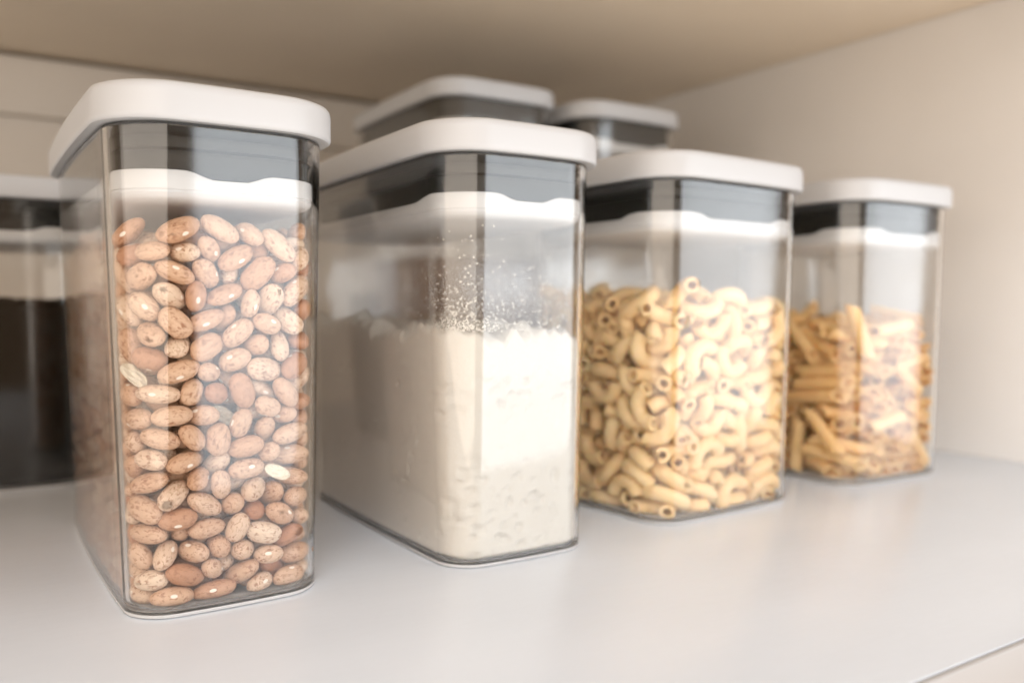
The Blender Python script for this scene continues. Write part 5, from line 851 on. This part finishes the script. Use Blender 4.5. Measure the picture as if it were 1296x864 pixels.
PENNE = unpack("""
0 -396 -487 1125 244 156 -321 251  0 -489 -270 386 346 -14 -283 224  0 -478 -259 747 316 -103 -86 363  0 -418 -306 204 291 8 -74 400  0 -493 -206 645 336 89 120 339  0 -514 -50 1079 249 246 -4 357
0 -493 -39 274 335 98 -352 67  0 -476 -242 842 224 262 295 211  0 -345 -397 1081 89 -119 -463 116  0 -105 -515 1152 64 -495 -3 -30  0 119 -506 778 61 -143 -176 -441  0 -87 -498 465 17 -41 185 463
0 -448 -197 1032 129 374 225 206  0 -370 -321 295 209 -130 -307 309  0 -317 -325 509 28 99 338 353  0 287 -330 1237 60 350 330 122  0 303 -469 266 183 -59 -411 -209  0 -339 -322 888 150 233 312 275
0 -424 -158 141 399 5 -71 293  0 -238 -215 1153 307 -29 -89 383  0 146 -410 845 122 97 467 86  0 -311 -326 400 208 -361 -150 232  0 -187 -297 398 337 -25 -113 351  0 -506 152 891 351 54 125 329
0 -364 -218 391 384 -176 -4 267  0 -228 -313 595 82 -382 -309 42  0 41 -332 893 281 -164 23 -379  0 95 -305 267 296 -41 -58 397  0 -232 -317 689 320 183 150 303  0 -9 -302 171 311 103 -119 -358
0 176 -325 692 152 203 -330 -277  0 -484 221 530 364 -6 -4 343  0 -359 -301 992 6 -432 -251 23  0 338 -411 618 430 -174 -183 39  0 -150 -320 862 328 -52 -108 358  0 -410 125 585 280 216 200 292
0 42 -355 677 62 432 173 171  0 -492 220 780 323 -166 -90 332  0 289 -330 486 222 4 -53 445  0 -239 -324 906 134 -260 -327 240  0 -334 -159 89 357 -165 -130 281  0 -494 205 685 181 -311 -256 233
0 -438 165 1215 254 311 -229 -190  0 -400 -266 680 326 -118 -110 344  0 223 -315 1049 332 12 116 355  0 -130 -314 611 384 62 -24 313  0 -170 239 1163 400 83 -257 -131  0 -457 261 90 376 25 22 328
0 -262 -321 264 228 58 82 434  0 -476 234 435 342 -135 -123 316  0 -87 -360 692 433 115 158 155  0 -112 -332 1129 317 20 -126 365  0 372 -290 547 264 -122 -146 380  0 -218 -302 170 319 205 160 285
0 239 -290 88 370 76 66 321  0 44 -311 369 281 -2 -13 -413  0 64 -317 987 272 -225 -104 339  0 -464 253 187 372 -10 -10 334  0 470 -261 430 367 73 -23 331  0 286 -270 629 389 205 83 223
0 -471 244 284 343 138 124 313  0 359 -302 971 137 -277 -343 192  0 89 -302 170 356 -127 -111 308  0 385 -317 787 361 -119 -186 266  0 475 -275 856 379 -29 -118 303  0 -54 -274 89 374 -56 -49 324
0 -297 -184 619 6 -390 -312 -15  0 -496 222 972 55 -360 -320 122  0 74 -200 1161 45 -367 329 -72  0 -151 -281 102 294 -240 -221 239  0 133 -322 919 300 -212 -104 323  0 265 -319 800 167 -282 -319 203
0 41 -297 88 349 -144 -125 303  0 282 -302 172 373 -41 -39 329  0 163 -43 1197 219 -109 -271 342  0 187 -302 180 345 -149 -144 296  0 153 -301 382 412 55 -13 277  0 470 -252 333 359 -95 -168 290
0 -393 -258 796 297 166 219 293  0 -240 -187 88 362 -150 -119 287  0 -410 286 363 369 -20 -19 336  0 152 -361 466 149 58 -84 466  0 -46 -230 259 237 -152 -187 369  0 340 -277 88 377 -30 -26 327
0 -42 -182 374 311 340 42 190  0 -213 -9 412 13 -38 -82 492  0 480 -271 958 218 307 202 260  0 -159 -287 509 119 -37 -62 480  0 -312 86 570 301 169 62 356  0 339 -233 731 110 -390 -291 22
0 -298 -312 1071 435 -176 141 -101  0 -230 -108 1069 202 188 237 343  0 176 -240 596 294 308 157 209  0 224 -287 943 340 128 200 279  0 -413 287 1016 310 -139 -115 348  0 -216 137 880 76 -377 -285 142
0 -317 173 1124 39 -39 -303 394  0 -384 304 1174 28 408 -269 102  0 -317 -197 724 335 -116 -85 342  0 -84 -266 432 343 94 -132 326  0 -405 189 931 355 73 106 327  0 -198 195 273 185 -316 -283 189
0 -281 262 302 238 282 258 217  0 -387 256 497 354 -95 -123 317  0 323 346 1171 464 -143 2 118  0 -403 205 711 191 -303 -269 223  0 -53 -227 737 97 -34 -227 -434  0 406 -187 1030 96 306 378 66
0 514 135 1177 349 -48 16 354  0 -220 55 800 97 33 48 487  0 -135 -188 972 213 -205 -325 238  0 208 508 1189 312 -385 52 46  0 513 -134 1130 261 239 -281 -213  0 146 -247 89 302 -227 -197 262
0 -286 248 529 299 -149 -255 272  0 -53 -173 1144 68 -273 -413 16  0 -362 241 88 376 -29 -26 328  0 -287 -98 183 366 99 65 320  0 -225 278 624 320 139 96 344  0 122 -264 1049 158 292 366 75
0 -221 -39 748 21 205 -68 450  0 317 -194 865 354 -82 -6 343  0 131 385 1170 251 372 219 -30  0 -82 134 284 275 111 -18 402  0 391 -47 344 356 96 104 321  0 -144 176 556 309 -172 -226 271
0 -271 107 974 379 -159 -62 278  0 -16 311 374 401 56 114 270  0 -331 282 420 355 -8 -33 351  0 -186 279 88 340 -27 -29 364  0 22 269 88 348 -27 -28 357  0 220 274 88 323 -134 -137 331
0 319 298 88 348 -28 -28 357  0 326 307 188 369 279 159 105  0 -261 303 151 335 -161 -222 250  0 -77 297 88 323 -134 -137 331  0 121 290 88 340 82 84 348  0 485 145 88 230 269 269 230
0 -359 303 182 362 87 78 325  0 -150 302 177 352 72 95 334  0 125 62 182 53 -86 -417 256  0 487 -152 165 275 224 142 322  0 126 339 184 110 -24 102 -476  0 -101 493 370 225 -205 -301 -259
0 172 -213 279 283 121 187 347  0 397 -159 197 334 -113 -178 307  0 -368 302 276 358 89 81 327  0 254 -192 319 375 -128 80 -294  0 18 306 279 212 -307 -203 264  0 331 -184 263 228 249 242 278
0 358 242 264 170 -146 290 -340  0 -241 304 393 95 -341 -345 73  0 250 306 308 385 -78 6 309  0 487 -178 255 333 129 36 348  0 393 411 356 333 -17 341 149  0 38 437 453 483 101 -31 75
0 60 253 410 398 -66 17 295  0 274 479 381 433 184 -161 52  0 305 250 430 156 -320 -351 -4  0 -212 310 489 197 -256 -341 171  0 400 -76 439 138 358 306 98  0 143 213 389 275 307 217 181
0 499 161 500 39 350 340 -103  0 -49 229 542 310 -109 -102 363  0 195 189 465 364 -18 -76 334  0 439 -171 542 301 37 -2 397  0 389 143 521 425 89 -67 239  0 259 100 537 381 -117 -129 274
0 355 197 623 258 -320 -233 164  0 45 286 539 129 346 -305 -144  0 -39 313 628 270 186 234 296  0 501 -18 681 322 148 -212 -282  0 93 97 617 187 -264 -331 188  0 224 314 607 139 343 322 97
0 136 312 558 192 -278 -318 186  0 -253 183 733 15 188 352 301  0 -9 265 747 306 243 279 140  0 87 199 732 374 -35 -12 330  0 188 253 705 361 99 113 312  0 505 92 756 334 -114 -41 352
0 -41 -124 747 491 -8 67 68  0 -237 489 886 223 445 -2 50  0 -140 317 737 351 42 126 330  0 -86 246 835 244 -307 -140 276  0 290 314 676 150 341 317 102  0 373 304 724 246 -267 -250 236
0 -207 497 778 83 -489 -20 -62  0 -38 -116 895 84 354 314 139  0 59 226 827 322 186 190 274  0 227 -33 760 226 428 89 -89  0 262 318 769 327 -187 -134 300  0 438 255 793 370 12 33 334
0 68 508 853 93 391 62 -291  0 168 319 794 151 346 308 110  0 234 320 863 381 -42 -5 321  0 346 317 814 363 -67 -61 332  0 -293 307 903 178 341 183 -262  0 -216 416 828 58 11 474 -148
0 391 250 895 85 389 300 39  0 457 126 913 231 316 232 208  0 -97 18 1013 278 -34 -107 400  0 -60 323 919 239 -430 78 -41  0 504 193 1012 344 -58 -119 338  0 405 281 989 285 -135 135 -364
0 320 322 932 208 -221 262 -299  0 286 328 1021 307 43 185 346  0 376 330 1075 204 -239 -182 343  0 -108 -138 1066 261 -107 -231 342  0 -13 323 1014 32 412 -280 -24  0 124 256 1039 79 296 373 -131
0 195 336 1063 235 -183 -86 392  0 153 -134 1105 318 -44 31 382  0 -122 328 1015 373 155 -49 -291  0 -63 277 1087 296 -113 -194 334  0 198 329 962 176 -270 -204 323  0 418 -133 1119 260 -236 -198 296
0 55 263 1112 134 -294 317 -213  0 323 -78 1158 235 155 357 208  0 227 3 1020 257 14 182 388  0 -227 401 1112 246 -8 343 268
""")
BEANS = [(k, Vector((p.x, p.y, p.z * 1.045)), q) for k, p, q in BEANS]      # loosely filled
NB, NM, NP = 300, 211, 127          # how many of each show in the picture (the lists are sorted by that)

BS = [(16.6, 11.8, 9.6), (15.4, 11.4, 10.0), (18.2, 12.3, 9.4), (13.6, 10.4, 9.0)]
def bean_geo(s, seed, rings=9, seg=14):
    a, b, c = [q / 2 * .985 for q in s]; v = [(a, 0, 0)]; f = []
    rg = random.Random(seed); w = [rg.uniform(-.03, .03) for _ in range(4)]
    for i in range(1, rings):
        th = math.pi * i / rings
        for k in range(seg):
            p = 2 * math.pi * k / seg
            x = math.cos(th); y = math.sin(th) * math.cos(p); z = math.sin(th) * math.sin(p)
            x = math.copysign(abs(x) ** .92, x)
            yy = y * (1 - .17 * math.exp(-(x / .38) ** 2) * (1 if y > 0 else 0))     # shallow dip at the hilum
            yy -= .13 * x * x - .05
            v.append((a * x * (1 + w[0] * y), b * yy * (1 + w[1] * x), c * z * (1 + w[2] * x)))
    v.append((-a, 0, 0)); e = len(v) - 1
    for k in range(seg):
        f.append((0, 1 + k, 1 + (k + 1) % seg))
        f.append((e, 1 + (rings - 2) * seg + (k + 1) % seg, 1 + (rings - 2) * seg + k))
    for i in range(rings - 2):
        for k in range(seg):
            k2 = (k + 1) % seg
            f.append((1 + i * seg + k, 1 + (i + 1) * seg + k, 1 + (i + 1) * seg + k2, 1 + i * seg + k2))
    return v, f
def set_loc(me, coords, rnd=None):
    at = me.attributes.new('loc', 'FLOAT_VECTOR', 'POINT')
    at.data.foreach_set('vector', [c for p in coords for c in p])
    if rnd is not None:
        ar = me.attributes.new('rnd', 'FLOAT', 'POINT'); ar.data.foreach_set('value', rnd)
bean_meshes = []
for k, s in enumerate(BS):
    v, f = bean_geo(s, k); me = pymesh('pinto_bean', v, f); set_loc(me, v); me.materials.append(M['bean']); bean_meshes.append(me)
# a split bean: one half, with its pale inside showing
hv, hf = bean_geo(BS[0], 9)
hv2 = [(x * .78, y * .62, min(z, 0.6) * .9 + .5 * math.sin(x * .5 + y)) for x, y, z in hv]
half = pymesh('split_bean', hv2, hf, False); half.materials.append(M['flesh'])

JM = jar_matrix('bean'); rng = random.Random(5)
HALVES = {71: 'pale split bean half near the left edge of the beans at mid height', 31: 'pale split bean half near the right side of the beans', 145: 'pale split bean half low down by the left corner of the bean jar', 109: 'pale split bean half in the middle of the bean jar front'}
def face_quat(nrm, spin):
    q = nrm.to_track_quat('Z', 'X'); return q @ Quaternion((0, 0, 1), spin)
for i, (k, p, q) in enumerate(BEANS[:NB]):
    if i in HALVES:
        nrm = Vector((0, -1, .15)) if p.y < -80 else Vector((-1, -.2, .1))
        o = link('split_bean', half)
        q = face_quat(nrm.normalized(), rng.uniform(0, 6.28))
        tag(o, HALVES[i], 'bean', 'split bean halves')
    else:
        o = link('pinto_bean', bean_meshes[k])
        tag(o, 'speckled tan pinto bean inside the tall front jar', 'bean', 'pinto beans in the front jar')
    o.matrix_world = JM @ Matrix.LocRotScale(p * S, q, Vector((rng.uniform(.93, 1.06), rng.uniform(.86, 1.0), rng.uniform(.84, 1.0))))

def joined(name, items, geos, mat, jm, label, cat, attr=False):
    v = []; f = []; loc = []; rn = []
    rg = random.Random(3)
    for k, p, q in items:
        gv, gf = geos[k]; b0 = len(v); m3 = q.to_matrix(); r_ = rg.random()
        for c in gv:
            w = m3 @ Vector(c) + p; v.append((w.x, w.y, w.z))
        loc += gv; rn += [r_] * len(gv)
        f += [tuple(b0 + a for a in t) for t in gf]
    me = pymesh(name, v, f)
    if attr: set_loc(me, loc, rn)
    o = link(name, me, mat); o.matrix_world = jm
    tag(o, label, cat, kind='stuff')
    return o
joined('pinto_beans', BEANS[NB:], [bean_geo(s, 0, 6, 8) for s in BS], M['bean_stuff'], JM, 'the rest of the pinto beans filling the middle of the front jar', 'beans', True)

def tube(path, rt, ri, seg=12, shear=0.0):
    """hollow tube along a path of (point, u, w) frames"""
    v = []; f = []; n = len(path)
    for r_ in (rt, ri):
        for j, (p, d, u, w) in enumerate(path):
            for k in range(seg):
                a = 2 * math.pi * k / seg
                q = p + (u * math.cos(a) + w * math.sin(a)) * r_ + d * (shear * math.cos(a) * r_)
                v.append(tuple(q))
    for j in range(n - 1):
        for k in range(seg):
            k2 = (k + 1) % seg
            f.append((j * seg + k, j * seg + k2, (j + 1) * seg + k2, (j + 1) * seg + k))
            o_ = n * seg
            f.append((o_ + j * seg + k2, o_ + j * seg + k, o_ + (j + 1) * seg + k, o_ + (j + 1) * seg + k2))
    for k in range(seg):
        k2 = (k + 1) % seg; o_ = n * seg; e = (n - 1) * seg
        f.append((k2, k, o_ + k, o_ + k2)); f.append((e + k, e + k2, o_ + e + k2, o_ + e + k))
    return v, f
def elbow_geo(arc, seg=14, ns=10):
    path = []
    for i in range(ns + 1):
        a = -arc / 2 + arc * i / ns
        p = Vector((10.8 * math.cos(a) - 6.9, 10.8 * math.sin(a), 0)); d = Vector((-math.sin(a), math.cos(a), 0))
        path.append((p, d, Vector((math.cos(a), math.sin(a), 0)), Vector((0, 0, 1))))
    return tube(path, 4.7, 2.55, seg)
def penne_geo(seg=18):
    path = [(Vector((x, 0, .35 * (1 - (x / 20) ** 2))), Vector((1, 0, 0)), Vector((0, 1, 0)), Vector((0, 0, 1))) for x in (-19.5, -10, 0, 10, 19.5)]
    return tube(path, 4.85, 3.5, seg, .75)
em = []
for arc in (R(162), R(150), R(168)):
    v, f = elbow_geo(arc); me = pymesh('elbow_macaroni', v, f, True, 50); me.materials.append(M['mac']); em.append(me)
JM = jar_matrix('mac')
for i, (k, p, q) in enumerate(MACS[:NM]):
    o = link('elbow_macaroni', em[i % 3]); o.matrix_world = JM @ Matrix.LocRotScale(p * S, q, None)
    tag(o, 'curved hollow elbow macaroni piece in the macaroni jar', 'macaroni', 'elbow macaroni in their jar')
joined('macaroni_pieces', [(0, p, q) for k, p, q in MACS[NM:]], [elbow_geo(R(155), 8, 5)], M['mac'], JM, 'the rest of the macaroni filling the middle of its jar', 'macaroni')
v, f = penne_geo(); pm = pymesh('penne_tube', v, f, True, 50); pm.materials.append(M['penne'])
JM = jar_matrix('penne')
for i, (k, p, q) in enumerate(PENNE[:NP]):
    o = link('penne_tube', pm); o.matrix_world = JM @ Matrix.LocRotScale(p * S, q, None)
    tag(o, 'slant cut straight penne tube in the rightmost jar', 'penne', 'penne tubes in their jar')
joined('penne_pieces', [(0, p, q) for k, p, q in PENNE[NP:]], [penne_geo(10)], M['penne'], JM, 'the rest of the penne filling the middle of the rightmost jar', 'penne')
